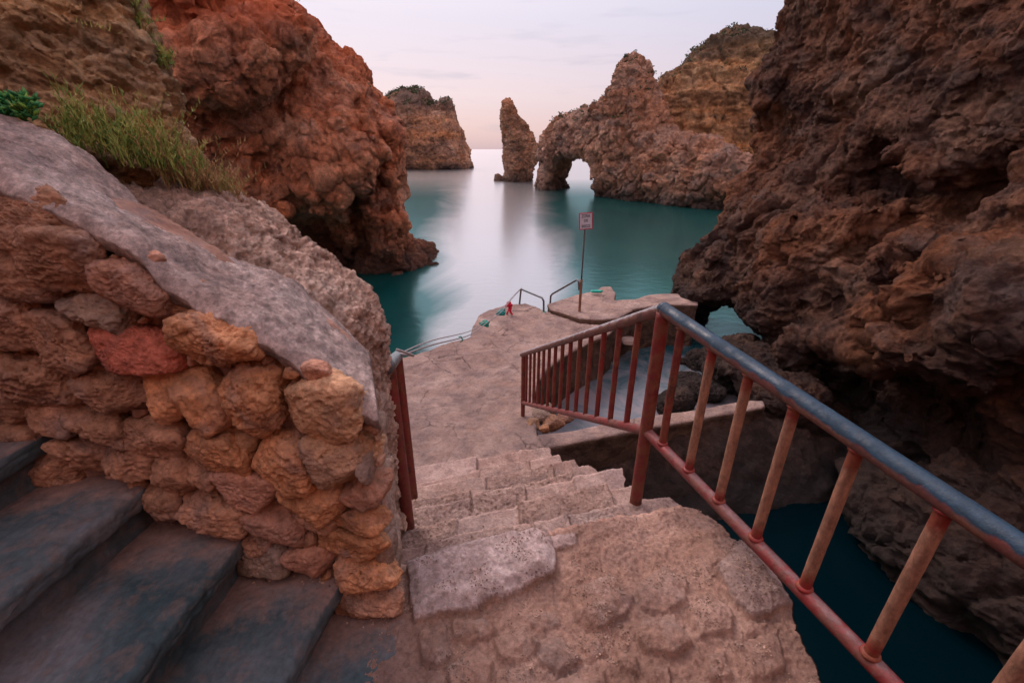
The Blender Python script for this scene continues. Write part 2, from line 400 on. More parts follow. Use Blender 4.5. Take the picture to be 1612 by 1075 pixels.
M['rope'] = plain('rope', (.33, .31, .33), .9, .5, 120); M['ribbon_red'] = plain('red_ribbon', (.55, .01, .05), .6)
M['ribbon_green'] = plain('green_ribbon', (.0, .32, .25), .6); M['ribbon_teal'] = plain('teal_ribbon', (.02, .30, .30), .6)
M['pebble'] = plain('pebble', (.33, .22, .18), .9, .7, 25)
def leaf_mat(name, stops, tip=None):
    t = NT(name, .6, .3); a = t.noise(9, 4, .6); r = t.attr('rnd')
    e = t.math('ADD', t.math('MULTIPLY', a, .6), t.math('MULTIPLY', r, .5)); col = t.ramp(e, stops)
    if tip: col = t.mix(t.ramp(t.attr('tip'), [(.6, 0.), (1., .7)]), col, tip)
    return t.done(col)
M['leaf'] = leaf_mat('samphire_leaf', [(.25, (.09, .19, .045)), (.5, (.20, .34, .08)), (.75, (.42, .46, .14))], (.50, .32, .09))
M['leafdry'] = leaf_mat('dry_samphire', [(.25, (.18, .20, .07)), (.5, (.34, .30, .12)), (.75, (.42, .24, .13))], (.5, .24, .13))
M['succ'] = leaf_mat('succulent_leaf', [(.25, (.015, .11, .05)), (.5, (.03, .22, .07)), (.8, (.14, .3, .04))])
M['scrub'] = leaf_mat('cliff_scrub', [(.25, (.02, .03, .018)), (.5, (.04, .055, .025)), (.8, (.09, .10, .04))])
# cliff materials
M['headland'] = rock_mat('headland_rock', (.24, .085, .055), (.62, .25, .14), (.80, .43, .28), (.78, .22, .085), .65, (.46, .30, .25), .55, 2.0,
    wet=(-4.3, -2.4), top=(2., 4.5, (.60, .12, .04), .75))
M['far'] = rock_mat('stack_rock', (.12, .07, .055), (.36, .215, .155), (.56, .38, .29), (.50, .23, .11), .5, (.24, .18, .165), .6, 4.0,
    wet=(-4.3, -2.2), top=(7., 11., (.12, .10, .095), .75), strata=2.6, bump=.9)
M['arch'] = rock_mat('arch_rock', (.13, .07, .055), (.42, .235, .17), (.66, .43, .33), (.60, .25, .12), .6, (.32, .26, .245), .6, 3.2,
    wet=(-4.3, -2.4), bump=1.)
M['pillar'] = rock_mat('pillar_rock', (.12, .065, .045), (.36, .20, .13), (.50, .32, .23), (.54, .21, .09), .6, (.17, .15, .14), .5, 2.5,
    wet=(-4.3, -2.2), bump=.9)
M['yellow'] = rock_mat('layered_cliff_rock', (.20, .11, .065), (.52, .32, .19), (.80, .57, .36), (.64, .28, .12), .5, (.26, .21, .17), .5, 3.6,
    wet=(-4.3, -2.4), strata=1.9, bump=1., top=(6.5, 8.6, (.06, .055, .045), .8))
M['right'] = rock_mat('dark_red_cliff_rock', (.045, .022, .018), (.12, .056, .040), (.27, .15, .10), (.31, .115, .05), .65, (.15, .115, .11), .55, 1.2,
    wet=(-3.5, -1.9), bump=1.)  # band raised well above the tide: gorge shade painted into the lower rock
M['bank'] = rock_mat('earth_bank', (.28, .18, .12), (.60, .41, .25), (.84, .64, .42), (.66, .38, .17), .5, (.45, .37, .33), .4, .45, strata=.16,
    strata_cols=[(.36, (.5, .45, .42)), (.5, (1, .95, .9)), (.62, (1.4, 1.2, .9))], bump=1.)
M['mound'] = rock_mat('pitted_rock', (.38, .25, .21), (.66, .46, .38), (.82, .64, .55), (.64, .36, .26), .4, (.45, .36, .36), .35, .35, bump=.7)
M['quay'] = mortar_mat('quay_concrete', (.36, .27, .24), (.23, .165, .15), (.46, .36, .33))
M['quay_side'] = rock_mat('quay_side', (.045, .03, .024), (.10, .062, .048), (.18, .115, .09), (.17, .08, .045), .5, (.11, .095, .095), .4, .5, wet=(-4.2, -3.3))
# ------------------------------------------------------------------ world, sun, camera
def world():
    w = bpy.data.worlds.new('World'); bpy.context.scene.world = w; w.use_nodes = True
    t = w.node_tree; n = t.nodes; bg = n['Background']; L = t.links.new
    tc = n.new('ShaderNodeTexCoord'); sp = n.new('ShaderNodeSeparateXYZ'); L(tc.outputs['Generated'], sp.inputs[0])
    r = n.new('ShaderNodeValToRGB'); L(sp.outputs[2], r.inputs[0]); e = r.color_ramp.elements
    stops = [(0., (.53, .39, .45)), (.035, (.67, .47, .49)), (.10, (.73, .58, .61)), (.22, (.70, .65, .74)), (.45, (1.05, .98, 1.04)), (1., (1.6, 1.32, 1.36))]
    while len(e) < len(stops): e.new(.5)
    for q, (p, c) in zip(e, stops): q.position = p; q.color = (*c, 1)
    # warm bright glow low to the left over the sea, cooler to the right
    vm = n.new('ShaderNodeVectorMath'); vm.operation = 'DOT_PRODUCT'; L(tc.outputs['Generated'], vm.inputs[0])
    g = Vector((-.35, 1., .32)).normalized(); vm.inputs[1].default_value = g
    gr = n.new('ShaderNodeValToRGB'); mr = n.new('ShaderNodeMapRange'); L(vm.outputs['Value'], mr.inputs[0]); mr.inputs[1].default_value = -.35; mr.inputs[2].default_value = 1.; L(mr.outputs[0], gr.inputs[0])
    ge = gr.color_ramp.elements; ge.new(.77)
    for q, (p, c) in zip(ge, [(0., (1.15, .92, .84)), (.62, (.76, .84, .95)), (1., (1.14, 1.07, 1.03))]): q.position = p; q.color = (*c, 1)
    m = n.new('ShaderNodeMix'); m.data_type = 'RGBA'; m.blend_type = 'MULTIPLY'; m.inputs[0].default_value = 1
    L(r.outputs[0], m.inputs[6]); L(gr.outputs[0], m.inputs[7])
    # faint streaks of cloud low over the sea
    mp = n.new('ShaderNodeMapping'); L(tc.outputs['Generated'], mp.inputs[0]); mp.inputs['Scale'].default_value = (5, 5, 38)
    nz = n.new('ShaderNodeTexNoise'); L(mp.outputs[0], nz.inputs[0]); nz.inputs['Scale'].default_value = 1.5; nz.inputs['Detail'].default_value = 7
    cr = n.new('ShaderNodeValToRGB'); L(nz.outputs[0], cr.inputs[0]); cr.color_ramp.elements[0].position = .56; cr.color_ramp.elements[1].position = .74
    cr.color_ramp.elements[0].color = (0, 0, 0, 1)
    zr = n.new('ShaderNodeValToRGB'); L(sp.outputs[2], zr.inputs[0]); ze = zr.color_ramp.elements; ze.new(.5); ze.new(.5)
    for q, (p, c) in zip(ze, [(0., 0), (.04, .35), (.16, .3), (.3, 0)]): q.position = p; q.color = (c, c, c, 1)
    mm = n.new('ShaderNodeMath'); mm.operation = 'MULTIPLY'; L(cr.outputs[0], mm.inputs[0]); L(zr.outputs[0], mm.inputs[1])
    m2 = n.new('ShaderNodeMix'); m2.data_type = 'RGBA'; L(mm.outputs[0], m2.inputs[0]); L(m.outputs[2], m2.inputs[6]); m2.inputs[7].default_value = (.42, .38, .48, 1)
    sky = n.new('ShaderNodeTexSky'); sky.sky_type = 'NISHITA'; sky.sun_disc = False
    sky.sun_elevation = SUN_EL; sky.sun_rotation = SUN_ROT
    ad = n.new('ShaderNodeMix'); ad.data_type = 'RGBA'; ad.blend_type = 'ADD'; ad.inputs[0].default_value = .02
    L(m2.outputs[2], ad.inputs[6]); L(sky.outputs[0], ad.inputs[7]); L(ad.outputs[2], bg.inputs[0]); bg.inputs[1].default_value = SKY
SUN_EL = math.radians(42); SUN_AZ = (-.60, .80)   # direction towards the sun, on the ground
SUN_ROT = math.atan2(SUN_AZ[0], SUN_AZ[1]); SKY = .82
world()
sd = bpy.data.lights.new('sun', 'SUN'); sd.energy = 1.9; sd.angle = math.radians(24); sd.color = (1., .76, .66)
so = bpy.data.objects.new('sun', sd); C.objects.link(so)
h_ = math.cos(SUN_EL)/math.hypot(*SUN_AZ)
so.rotation_euler = Vector((SUN_AZ[0]*h_, SUN_AZ[1]*h_, math.sin(SUN_EL))).to_track_quat('Z', 'Y').to_euler()
cd = bpy.data.cameras.new('camera'); cam = bpy.data.objects.new('camera', cd); C.objects.link(cam)
cd.sensor_width = 36; cd.lens = 36*FL/1612; cd.clip_end = 20000; cd.clip_start = .02
cam.rotation_euler = (math.pi/2-TH, 0, 0); bpy.context.scene.camera = cam
vs = bpy.context.scene.view_settings; vs.view_transform = 'Standard'; vs.look = 'None'; vs.exposure = 0.26; vs.gamma = 1
bpy.context.scene.cycles.max_bounces = 5
# ================================================================== WATER
def water():
    t = NT('sea_water', .2, .5); b = t.b; b.inputs['IOR'].default_value = 5.0
    x, y, z = t.sep()
    a = t.noise(.11, 5, .55, 1.2, vec=t.mapv((1, .7, 1), (3, 1, 0))); c = t.noise(.5, 6, .6, .6)
    col = t.ramp(a, [(.34, (.0, .045, .06)), (.5, (.0, .105, .11)), (.66, (.004, .19, .165))])
    col = t.mix(t.ramp(c, [(.5, 0.), (.7, .25)]), col, (.02, .17, .20))
    # painted reflection: pale sky column down the channel, bare teal body either side
    ax_ = t.math('ABSOLUTE', t.math('ADD', t.math('ADD', x, t.math('MULTIPLY', y, .035)), t.math('MULTIPLY', t.math('SUBTRACT', a, .5), 5.)))
    rt_ = t.math('DIVIDE', ax_, t.math('ADD', t.math('MULTIPLY', y, .11), 1.2))
    yf_ = t.n.new('ShaderNodeMapRange'); t.L(y, yf_.inputs[0]); yf_.inputs[1].default_value = 46.; yf_.inputs[2].default_value = 75.; yf_.inputs[3].default_value = 1.; yf_.inputs[4].default_value = .15
    tm_ = t.math('MULTIPLY', t.ramp(rt_, [(.5, 0.), (1., 1.)]), yf_.outputs[0])
    col = t.mix(tm_, (.09, .135, .165), t.mix(.6, col, (.0, .085, .078)))
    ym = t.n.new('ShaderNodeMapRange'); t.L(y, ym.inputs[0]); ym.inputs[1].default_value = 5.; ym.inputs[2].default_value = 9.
    col = t.mix(ym.outputs[0], (.0, .007, .011), col)  # gorge shade put into the water colour: near-black close to the camera
    w1 = t.noise(1.6, 4, .5, .4, vec=t.mapv((1, 1.8, 1))); w2 = t.noise(7., 3, .5, 0, vec=t.mapv((1, 2, 1)))
    n1 = t.bump(w1, .25, .04); n1 = t.bump(w2, .08, .015, n1)
    b.inputs['Roughness'].default_value = .9; b.inputs['Specular IOR Level'].default_value = 0.
    m = t.done(col, n1)
    gl = t.n.new('ShaderNodeBsdfGlossy'); gl.inputs['Roughness'].default_value = .21; gl.inputs['Color'].default_value = (.98, .98, 1, 1); t.L(n1, gl.inputs['Normal'])
    t.L(t.mix(tm_, (.98, .98, 1.), (.24, .40, .42)), gl.inputs['Color'])  # gloss dimmed to teal off the channel by the same painted mask
    lw = t.n.new('ShaderNodeLayerWeight'); lw.inputs['Blend'].default_value = .5; t.L(n1, lw.inputs['Normal'])
    fac = t.ramp(lw.outputs['Facing'], [(.0, .03), (.3, .08), (.5, .22), (.64, .46), (.8, .76), (1., .95)])
    ms = t.n.new('ShaderNodeMixShader'); t.L(fac, ms.inputs[0]); t.L(b.outputs[0], ms.inputs[1]); t.L(gl.outputs[0], ms.inputs[2])
    t.L(ms.outputs[0], t.n['Material Output'].inputs['Surface'])
    n = 48; r = np.concatenate([[0], np.geomspace(4, 9000, 40)]); V = [(0, 15, WATER)]; F = []
    for i in r[1:]:
        for k in range(n): a_ = 2*math.pi*k/n; V.append((i*math.cos(a_), 15+i*math.sin(a_), WATER))
    for k in range(n): F.append((0, 1+k, 1+(k+1) % n))
    for i in range(len(r)-2):
        for k in range(n):
            a_ = 1+i*n; F.append((a_+k, a_+n+k, a_+n+(k+1) % n, a_+(k+1) % n))
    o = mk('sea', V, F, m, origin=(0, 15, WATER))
    tag(o, 'calm teal sea with pale silky reflections of the evening sky', 'sea', kind='structure')
water()
def P2(pxs, z): return [at_z(x, y, z)[:2] for x, y in pxs]
# ================================================================== FAR ROCKS
def far_rocks():
    # large stack at far left
    Y = 119.
    pts = [(560, 300), (560, 215), (598, 172), (612, 158), (622, 148), (640, 141), (655, 139), (668, 143), (676, 150), (681, 161), (690, 166), (698, 158),
           (706, 153), (711, 156), (714, 172), (720, 192), (727, 205), (731, 222), (737, 232), (741, 246), (743, 262), ('uz', 24, -8), ('uz', -14, -8)]
    q = at_z(690, 265, WATER)
    P0 = (at_y(655, 250, Y)[0], Y, 0)
    pts[-2] = ('uz', at_y(744, 262, Y)[0]-P0[0]+.4, -8); pts[-1] = ('uz', at_y(540, 300, Y)[0]-P0[0], -8)
    V, F = relief(P0, 0, pts, 11, 9, .42, -6.5, [1.4, (.9, 4.5, False), (.5, 1.7, True)], post=lambda V, F: crag(V, F, .9, 4.5, .45, 1.3, .35, 1.2, .55, 3.6, st=.7, ss=2.2))
    o = mk('sea_stack', V, F, M['far']); tag(o, 'broad pale sea stack with dark crusted twin tops, far out beside the left headland', 'sea stack')
    scrub(V, F, 9.0, .7, 420, .55, 'dark scrub crusting the top of the broad far stack', 'scrub')
    # slim pillar
    Y = 70.
    P0 = (at_y(815, 250, Y)[0], Y, 0)
    bl = at_y(790, 287, Y)[0]-P0[0]; br = at_y(838, 287, Y)[0]-P0[0]
    pts = [('uz', bl-.1, -8), (790, 286), (796, 268), (791, 245), (793, 228), (789, 205), (787, 182), (790, 163), (800, 157), (808, 164), (812, 178), (823, 186), (830, 192), (833, 205), (842, 218),
           (850, 238), (846, 252), (839, 264), (837, 286), ('uz', br, -8)]
    V, F = relief(P0, 0, pts, 2.6, 2.4, .2, -6., [.5, (.35, 2.2, False), (.22, .8, True)], post=lambda V, F: crag(V, F, .55, 1.7, .28, .5, .15, .6, .3, 1.6, st=.25, ss=1.))
    o = mk('sea_stack', V, F, M['pillar']); tag(o, 'slim leaning rock pillar standing alone in the sea left of the arch', 'sea stack')
    # little reef at pillar foot
    P0 = (at_y(783, 277, 71)[0], 71, 0)
    V, F = relief(P0, 0, [(776, 285), (778, 274), (784, 272), (792, 277), (795, 286), ('uz', .9, -7), ('uz', -.9, -7)], .7, .7, .12, -5.2, [.2, (.15, .6, True)])
    o = mk('sea_rock', V, F, M['arch']); tag(o, 'tiny dark rock awash at the left foot of the slim pillar', 'rock')
    # arch and spire
    P0 = np.array([4.6, 58.5, 0.]); ang = math.atan2(40-58.5, 17.2-4.6)
    wv = np.array([-math.sin(ang), math.cos(ang), 0]); uv = np.array([math.cos(ang), math.sin(ang), 0])
    def uz(px, py): q = at_plane(px, py, P0, wv); return ((q-P0)@uv, q[2])
    hole = [uz(866, 300), uz(863, 285), uz(864, 266), uz(873, 249), uz(888, 241), uz(903, 244), uz(917, 254), uz(926, 268), uz(929, 290), uz(930, 318)]
    hole = [(hole[0][0], -9)]+hole+[(hole[-1][0], -9)]
    pts = [('uz', uz(862, 292)[0], -8), (862, 293), (868, 280), (872, 262), (868, 250), (870, 225), (875, 203), (882, 191), (888, 183), (905, 178), (925, 172), (945, 166), (952, 158), (962, 150), (972, 141), (979, 130), (989, 106), (996, 91),
           (1002, 86), (1008, 88), (1014, 100), (1019, 124), (1027, 140), (1036, 168), (1050, 195), (1065, 208), (1100, 213), (1135, 222), (1180, 240), (1235, 262), ('uz', uz(1235, 262)[0], -8)]
    def ex(f, U, W, Z):
        k = .02
        d = poly2d((U[:, :, 0]*0+U[:, :, 0]).ravel()[:1], np.zeros(1), hole)  # warm-up
        Us = U-3.7+.32*(W+3.5)*np.clip((U-.0)*0+1, 0, 1)
        m = (U > hole[0][0]-6) & (U < hole[-1][0]+10) & (Z < 4)
        dd = np.full(f.shape, 9., f32); dd[m] = poly2d(Us[m], Z[m], hole)
        return smax(f, -dd, .5)
    V, F = relief(P0, ang, pts, 4.0, 3.0, .2, -5.8, [.9, (.55, 3.2, False), (.45, 1.1, True)], extra=ex, rr=2.2,
                  post=lambda V, F: crag(V, F, .65, 2.8, .30, .8, .22, .7, .45, 2.4))
    o = mk('rock_arch', V, F, M['arch']); tag(o, 'rugged rock promontory with a sea arch at its left end and a pointed spire', 'rock arch')
    scrub(V, F, 2.5, .55, 200, .26, 'dark scrub along the crest of the arch promontory', 'scrub')
    # layered yellow cliff behind
    Y = 50.; P0 = (20., Y, 0); ang = math.radians(-12); P0 = np.array([14., 51., 0.])
    pts = [('uz', -6, -8), (1000, 300), (1005, 190), (1020, 150), (1032, 138), (1045, 122), (1058, 112), (1072, 100), (1088, 88), (1105, 76), (1118, 66), (1132, 55), (1148, 47), (1163, 42), (1175, 39), (1186, 44), (1198, 50),
           (1212, 56), (1220, 60), (1219, 76), (1226, 84), (1250, 60), (1300, 20), (1400, -30), (1700, -60), ('uz', 45, -8)]
    V, F = relief(P0, ang, pts, 5.5, 8., .3, -5.6, [.9, (.6, 4.5, False), (.4, 1.6, True)], rr=3., ulim=(-9, 26),
                  post=lambda V, F: crag(V, F, .7, 3.6, .32, 1., .25, 1., .4, 3., st=.8, ss=1.5))
    o = mk('cliff', V, F, M['yellow']); tag(o, 'yellow and brown layered cliff behind the arch with scrub on its brow', 'cliff', kind='structure')
    scrub(V, F, 6.0, .45, 520, .32, 'green scrub along the brow of the layered yellow cliff', 'scrub')
def leaf_cloud(P, n, size, spread, seed=0):
    rs = np.random.RandomState(seed); V = []; F = []; R = []
    for p in P:
        c = p+rs.normal(size=(n, 3))*spread*np.array([1, 1, .55]); a = rs.normal(size=(n, 3)); a /= np.linalg.norm(a, axis=1)[:, None]
        b = np.cross(a, rs.normal(size=(n, 3))); b /= np.linalg.norm(b, axis=1)[:, None]; s = size*rs.uniform(.5, 1.2, (n, 1)); r = rs.rand()
        for i in range(n):
            k = len(V); V += [c[i]-a[i]*s[i], c[i]+b[i]*s[i]*.45, c[i]+a[i]*s[i], c[i]-b[i]*s[i]*.45]; F.append((k, k+1, k+2, k+3)); R += [r]*4
    return np.array(V, f32), np.array(F, np.int32), np.array(R, f32)
def scrub(V, F, zmin, nzmin, n, size, label, cat, boxf=None):
    N = normals(V, F); m = (N[:, 2] > nzmin) & (V[:, 2] > zmin)
    if boxf is not None: m &= boxf(V)
    idx = np.where(m)[0]
    if len(idx) == 0: return
    w = fbm(V[idx], size*8, 2, off=4.); idx = idx[w > -.05]
    if len(idx) == 0: return
    idx = RS.choice(idx, min(n, len(idx)), replace=False)
    LV, LF, R = leaf_cloud(V[idx]+np.array([0, 0, size*.25], f32), 14, size*.45, size*.5, 3)
    o = mk('scrub', LV, LF, M['scrub'], attrs={'rnd': R}, smooth=False); tag(o, label, cat, kind='stuff')
far_rocks()
# ================================================================== LEFT HEADLAND
def headland():
    P0 = np.array([-3.3, 20.6, 0.]); ang = math.atan2(.375, .927)
    wv = np.array([-math.sin(ang), math.cos(ang), 0]); uv = np.array([math.cos(ang), math.sin(ang), 0])
    def uz(px, py): q = at_plane(px, py, P0, wv); return ((q-P0)@uv, q[2])
    pts = [('uz', -22, -7), ('uz', -22, 13), uz and (150, -230), (330, -110), (420, -45), (442, 0), (466, 16), (490, 40), (512, 64), (530, 82), (546, 84), (560, 96), (570, 112), (578, 134), (592, 152), (605, 170), (614, 188),
           (617, 215), (614, 250), (613, 285), (614, 318), (628, 345), (642, 368), (662, 385), (688, 391), (699, 402), ('uz', uz(702, 410)[0], -4.8), ('uz', uz(700, 410)[0], -7)]
    def ex(f, U, W, Z):
        def ell(px, py, w, ru, rw, rz):
            a, b = uz(px, py); return (np.sqrt(((U-a)/ru)**2+((W-w)/rw)**2+((Z-b)/rz)**2)-1)*min(ru, rw, rz)
        f = f.copy()
        # face recedes to the lower right: the low tongue is thin
        for (px, py, w, ru, rw, rz) in [(345, 140, -4.6, .9, 1.1, 1.0), (405, 132, -4.6, 1.3, 1.2, 1.1), (450, 105, -4.2, 1.2, 1., .7), (300, 95, -4.4, 1., 1., .8), (375, 90, -4.5, 1.4, 1.2, .6),
                                        (590, 330, -3., .8, 1.2, 1.6), (520, 250, -4., 1.6, 1., 1.5), (600, 240, -1.5, .8, 1.8, 1.8)]:
            f = smin(f, ell(px, py, w, ru, rw, rz), .35)
        for (px, py, w, ru, rw, rz) in [(490, 372, -4.0, 1.25, 2.6, 1.45), (520, 400, -4.4, 1.7, 2.4, .9), (470, 300, -4.9, .5, .7, .4), (585, 395, -4.4, .9, 1.2, .55), (200, 60, -4.4, 3.2, 1.3, 1.)]:
            f = smax(f, -ell(px, py, w, ru, rw, rz), .25)
        a, b = uz(556, 340); cr = np.maximum(np.abs(U-a+.18*(Z-b))-.10, Z-b-2.2); f = smax(f, -np.maximum(cr, W+2.2), .25)
        return f
    V, F = relief(P0, ang, pts, 4.2, 5., .105, -5., [.8, (.45, 2.6, False), (.32, .9, True)], extra=ex, rr=1.3, ulim=(-15, 6),
                  post=lambda V, F: crag(V, F, .62, 2.7, .14, .5, .09, .26, .30, 2.1, stretch=(1, 1, .8), st=.14, ss=.7))
    o = mk('cliff', V, F, M['headland']); tag(o, 'rust red headland cliff on the left dropping to a dark low tongue of rock', 'cliff', kind='structure')
    def bf(V):
        q = V-P0; u = q@uv; return (V[:, 2] > 1.5)
    scrub(V, F, 1.6, .35, 60, .14, 'dark scrub dotted on the shoulder of the red headland', 'scrub', bf)
headland()
# ================================================================== RIGHT CLIFF
def right_cliff():
    h = .065; lo = (3.0, -.6, -5.0); hi = (9.2, 13.8, 5.2)
    ax = grid(lo, hi, h); X, Y, Z = np.meshgrid(*ax, indexing='ij')
    zz = np.array([-5, -4.4, -3.9, -3.4, -2.8, -2.2, -1.5, -.6, .4, 1.6, 3., 5.2]); 
    xf = np.array([5.2, 5.15, 5.05, 4.85, 4.8, 4.9, 5.15, 5.65, 6.1, 6.35, 6.5, 6.75])     # mid cliff
    xe = np.array([4.5, 4.45, 4.35, 4.35, 4.6, 4.95, 5.4, 5.8, 6.15, 6.25, 6.2, 6.35])       # far end
    zg = ax[2]; a = np.interp(zg, zz, xf).astype(f32); b = np.interp(zg, zz, xe).astype(f32)
    k = sstep(7., 10.5, ax[1]).astype(f32)
    xface = a[None, :]*(1-k[:, None])+b[None, :]*k[:, None]
    near = sstep(4.2, 1.5, ax[1]); xface = xface+near[:, None]*.3-1.0*sstep(6.2, 3.6, ax[1])[:, None]*sstep(-3.1, -4.1, ax[2])[None, :]
    f = (xface[None]-X)*.85
    f = smax(f, (Y-12.2-.18*(X-5)-.10*(Z+1)), .5).astype(f32)
    def ell(p, r, rot=0.): 
        dx = X-p[0]; dy = Y-p[1]
        if rot: dx, dy = dx*math.cos(rot)+dy*math.sin(rot), -dx*math.sin(rot)+dy*math.cos(rot)
        return (np.sqrt((dx/r[0])**2+(dy/r[1])**2+((Z-p[2])/r[2])**2)-1)*min(r)
    def on(px, py, Xv): d = ray(px, py); return d*(Xv/d[0])
    for (px, py, xv, r) in [(1312, 385, 5.45, (.5, .75, .75)), (1420, 420, 5.3, (.5, .6, .42)), (1500, 470, 4.95, (.55, .95, .5)), (1590, 500, 4.8, (.6, .7, .65)), (1385, 500, 4.75, (.4, .5, .3)),
                            (1330, 560, 4.6, (.45, .7, .5)), (1260, 560, 4.55, (.35, .5, .5)), (1230, 480, 4.95, (.45, .6, .7)), (1190, 360, 5.45, (.4, .9, .7)), (1120, 430, 4.75, (.35, .6, .6)),
                            (1240, 400, 5.3, (.4, .6, .8)), (1450, 560, 4.5, (.5, .8, .35)), (1225, 130, 6.3, (.5, .8, .9)), (1100, 470, 4.45, (.35, .5, .35)), (1560, 420, 5.3, (.4, .6, .3))]:
        f = smin(f, ell(on(px, py, xv), r), .16)
    for (px, py, xv, r) in [(1352, 290, 5.7, (1.2, .62, .32)), (1345, 262, 5.9, (1., .36, .5)), (1462, 300, 5.55, (1.1, .55, .55)), (1180, 250, 6.1, (.5, .3, .3)), (1470, 345, 5.35, (.35, .35, .6)), (1375, 355, 5.5, (.4, .2, .5)), (1540, 340, 5.4, (.25, .12, .8)),
                            (1400, 660, 4.5, (.6, 1.6, .35)), (1300, 650, 4.4, (.5, 1., .3))]:
        f = smax(f, -ell(on(px, py, xv), r), .14)
    # window through the foot to the sea beyond
    pa = at_z(1164, 516, -3.92); d = ray(1160, 515); d = d/np.linalg.norm(d); d[2] *= .55
    q = pa; tt = ((X-q[0])*d[0]+(Y-q[1])*d[1])/(d[0]**2+d[1]**2)
    px_ = X-q[0]-d[0]*tt; py_ = Y-q[1]-d[1]*tt; rr_ = np.sqrt(px_**2+py_**2)
    zc = q[2]-.05+0*tt
    tun = np.where(Z > zc-.25, np.sqrt(rr_**2+((Z-(zc-.25))*.85)**2), rr_)-(.74+.06*np.clip(tt, 0, 3))
    tun = smax(tun, -tt-1.8, .3); f = smax(f, -tun, .12)
    # hollow of the pool under the cliff foot
    f = smax(f, -ell((4.55, 9.3, -4.3), (1.1, 1.7, .95)), .2)
    m = np.abs(f) < .75; p3 = np.stack([X[m], Y[m], Z[m]], 1)
    nv = .20*fbm(p3, 1.5, 3, .5, off=2.)+.16*fbm(p3, .6, 3, .55, ridge=True, off=5.)
    cav = tun[m]; nv = nv*sstep(-.35, .15, np.abs(cav)+.0)  # keep window open
    f[m] += nv*.9
    for a_ in (0, -1): f[a_] = 1; f[:, a_] = 1; f[:, :, a_] = 1
    V, F = nets(f, lo, h); V = polish(V, F, 1, .35); V, F = subdiv(V, F)
    V = crag(V, F, .34, 1.7, .07, .26, .045, .12, .16, 1.25, st=.06, ss=.35)
    o = mk('cliff', V, F, M['right']); tag(o, 'tall dark red overhanging cliff on the right with small caves and a sea window at its foot', 'cliff', kind='structure')
right_cliff()
def rear_cliff():
    h = .22; lo = (-16., -9., -5.); hi = (12., -1., 7.); ax = grid(lo, hi, h); X, Y, Z = np.meshgrid(*ax, indexing='ij')
    f = smax(Y+3.4+.16*(Z+1.4)-.25*np.clip(np.abs(X)-3, 0, 9)*.6, Z-4.5-.25*X*0, .8).astype(f32)
    m = np.abs(f) < 1.5; p3 = np.stack([X[m], Y[m], Z[m]], 1); f[m] += .5*fbm(p3, 3., 3)+.35*fbm(p3, 1.1, 3, ridge=True)
    for a_ in (0, -1): f[a_] = 1; f[:, a_] = 1; f[:, :, a_] = 1
    V, F = nets(f, lo, h); V = polish(V, F)
    o = mk('cliff', V, F, M['headland']); tag(o, 'cliff rising behind the landing, out of the picture', 'cliff', kind='structure')
rear_cliff()
def shade_plateau():
    h = .25; lo = (-14., -7., -5.); hi = (-4.0, 5., 8.); ax = grid(lo, hi, h); X, Y, Z = np.meshgrid(*ax, indexing='ij')  # mass added out of view, shaped to keep sun off the right cliff
    f = smax(smax(X+5.6+.12*np.clip(Z, 0, 9), Z-5.6, .8), Y-3.4, .8).astype(f32)
    m = np.abs(f) < 1.5; p3 = np.stack([X[m], Y[m], Z[m]], 1); f[m] += .5*fbm(p3, 3., 3)+.35*fbm(p3, 1.1, 3, ridge=True)
    for a_ in (0, -1): f[a_] = 1; f[:, a_] = 1; f[:, :, a_] = 1
    V, F = nets(f, lo, h); V = polish(V, F)
    o = mk('cliff', V, F, M['headland']); tag(o, 'unseen cliff shoulder added behind the earth bank to shade the right cliff', 'cliff', kind='structure')  # added mass out of view, only there to block sun
shade_plateau()
# ================================================================== NEAR BANK, MOUND
_a = math.radians(35); ROT = np.array([[math.cos(_a), 0, -math.sin(_a)], [0, 1, 0], [math.sin(_a), 0, math.cos(_a)]], f32)
def bank():
    P0 = np.array([-1.37, 1.9, 0.]); BA = math.radians(32)
    pts = [('uz', -2.6, -1.2), ('uz', -2.6, 2.4), ('uz', -.5, 2.0), (205, -60), (226, 0), (232, 40), (250, 68), (268, 110), (283, 150), (292, 190), (310, 235), (340, 290), (380, 325), ('uz', .3, -1.2)]
    def ex(f, U, W, Z):
        lean = .42*np.clip(Z+.1, 0, 2)+.10*np.clip(-U-.4, 0, 3); g = (-W-.32+lean)*.8
        return smax(f, g.astype(f32), .08)
    V, F = relief(P0, BA, pts, .42, .9, .016, -.9, [.1, (.06, .4, False), (.05, .14, True)], extra=ex, rr=.12,
                  post=lambda V, F: crag(V@ROT.T, F, .06, .26, .022, .05, .02, .045, .03, .2, stretch=(.6, 1, 1.3), st=.03, ss=.09)@ROT)
    o = mk('rock_bank', V, F, M['bank']); tag(o, 'crumbling yellow brown earth bank rising above the plastered wall at upper left', 'rock bank', kind='structure')
    P0 = np.array([-.9, 1.72, 0.])
    pts = [('uz', -.9, -1.8), (120, 250), (200, 272), (260, 280), (320, 292), (345, 300), (385, 318), (420, 345), (452, 375), (490, 402), (525, 425), (552, 445), (575, 468), (590, 492), (597, 520), (600, 560), ('uz', .33, -1.2), ('uz', .28, -2.2), ('uz', -.9, -2.2)]
    V2, F2 = relief(P0, 0, pts, .46, .34, .014, -2.1, [.06, (.035, .3, False), (.035, .11, True)], rr=.12,
                  post=lambda V, F: crag(V, F, .045, .16, .016, .035, .024, .03, .022, .2))
    o = mk('boulder', V2, F2, M['mound']); tag(o, 'long rounded pitted boulder lying behind the plastered wall top, above the teal water', 'boulder')
bank()
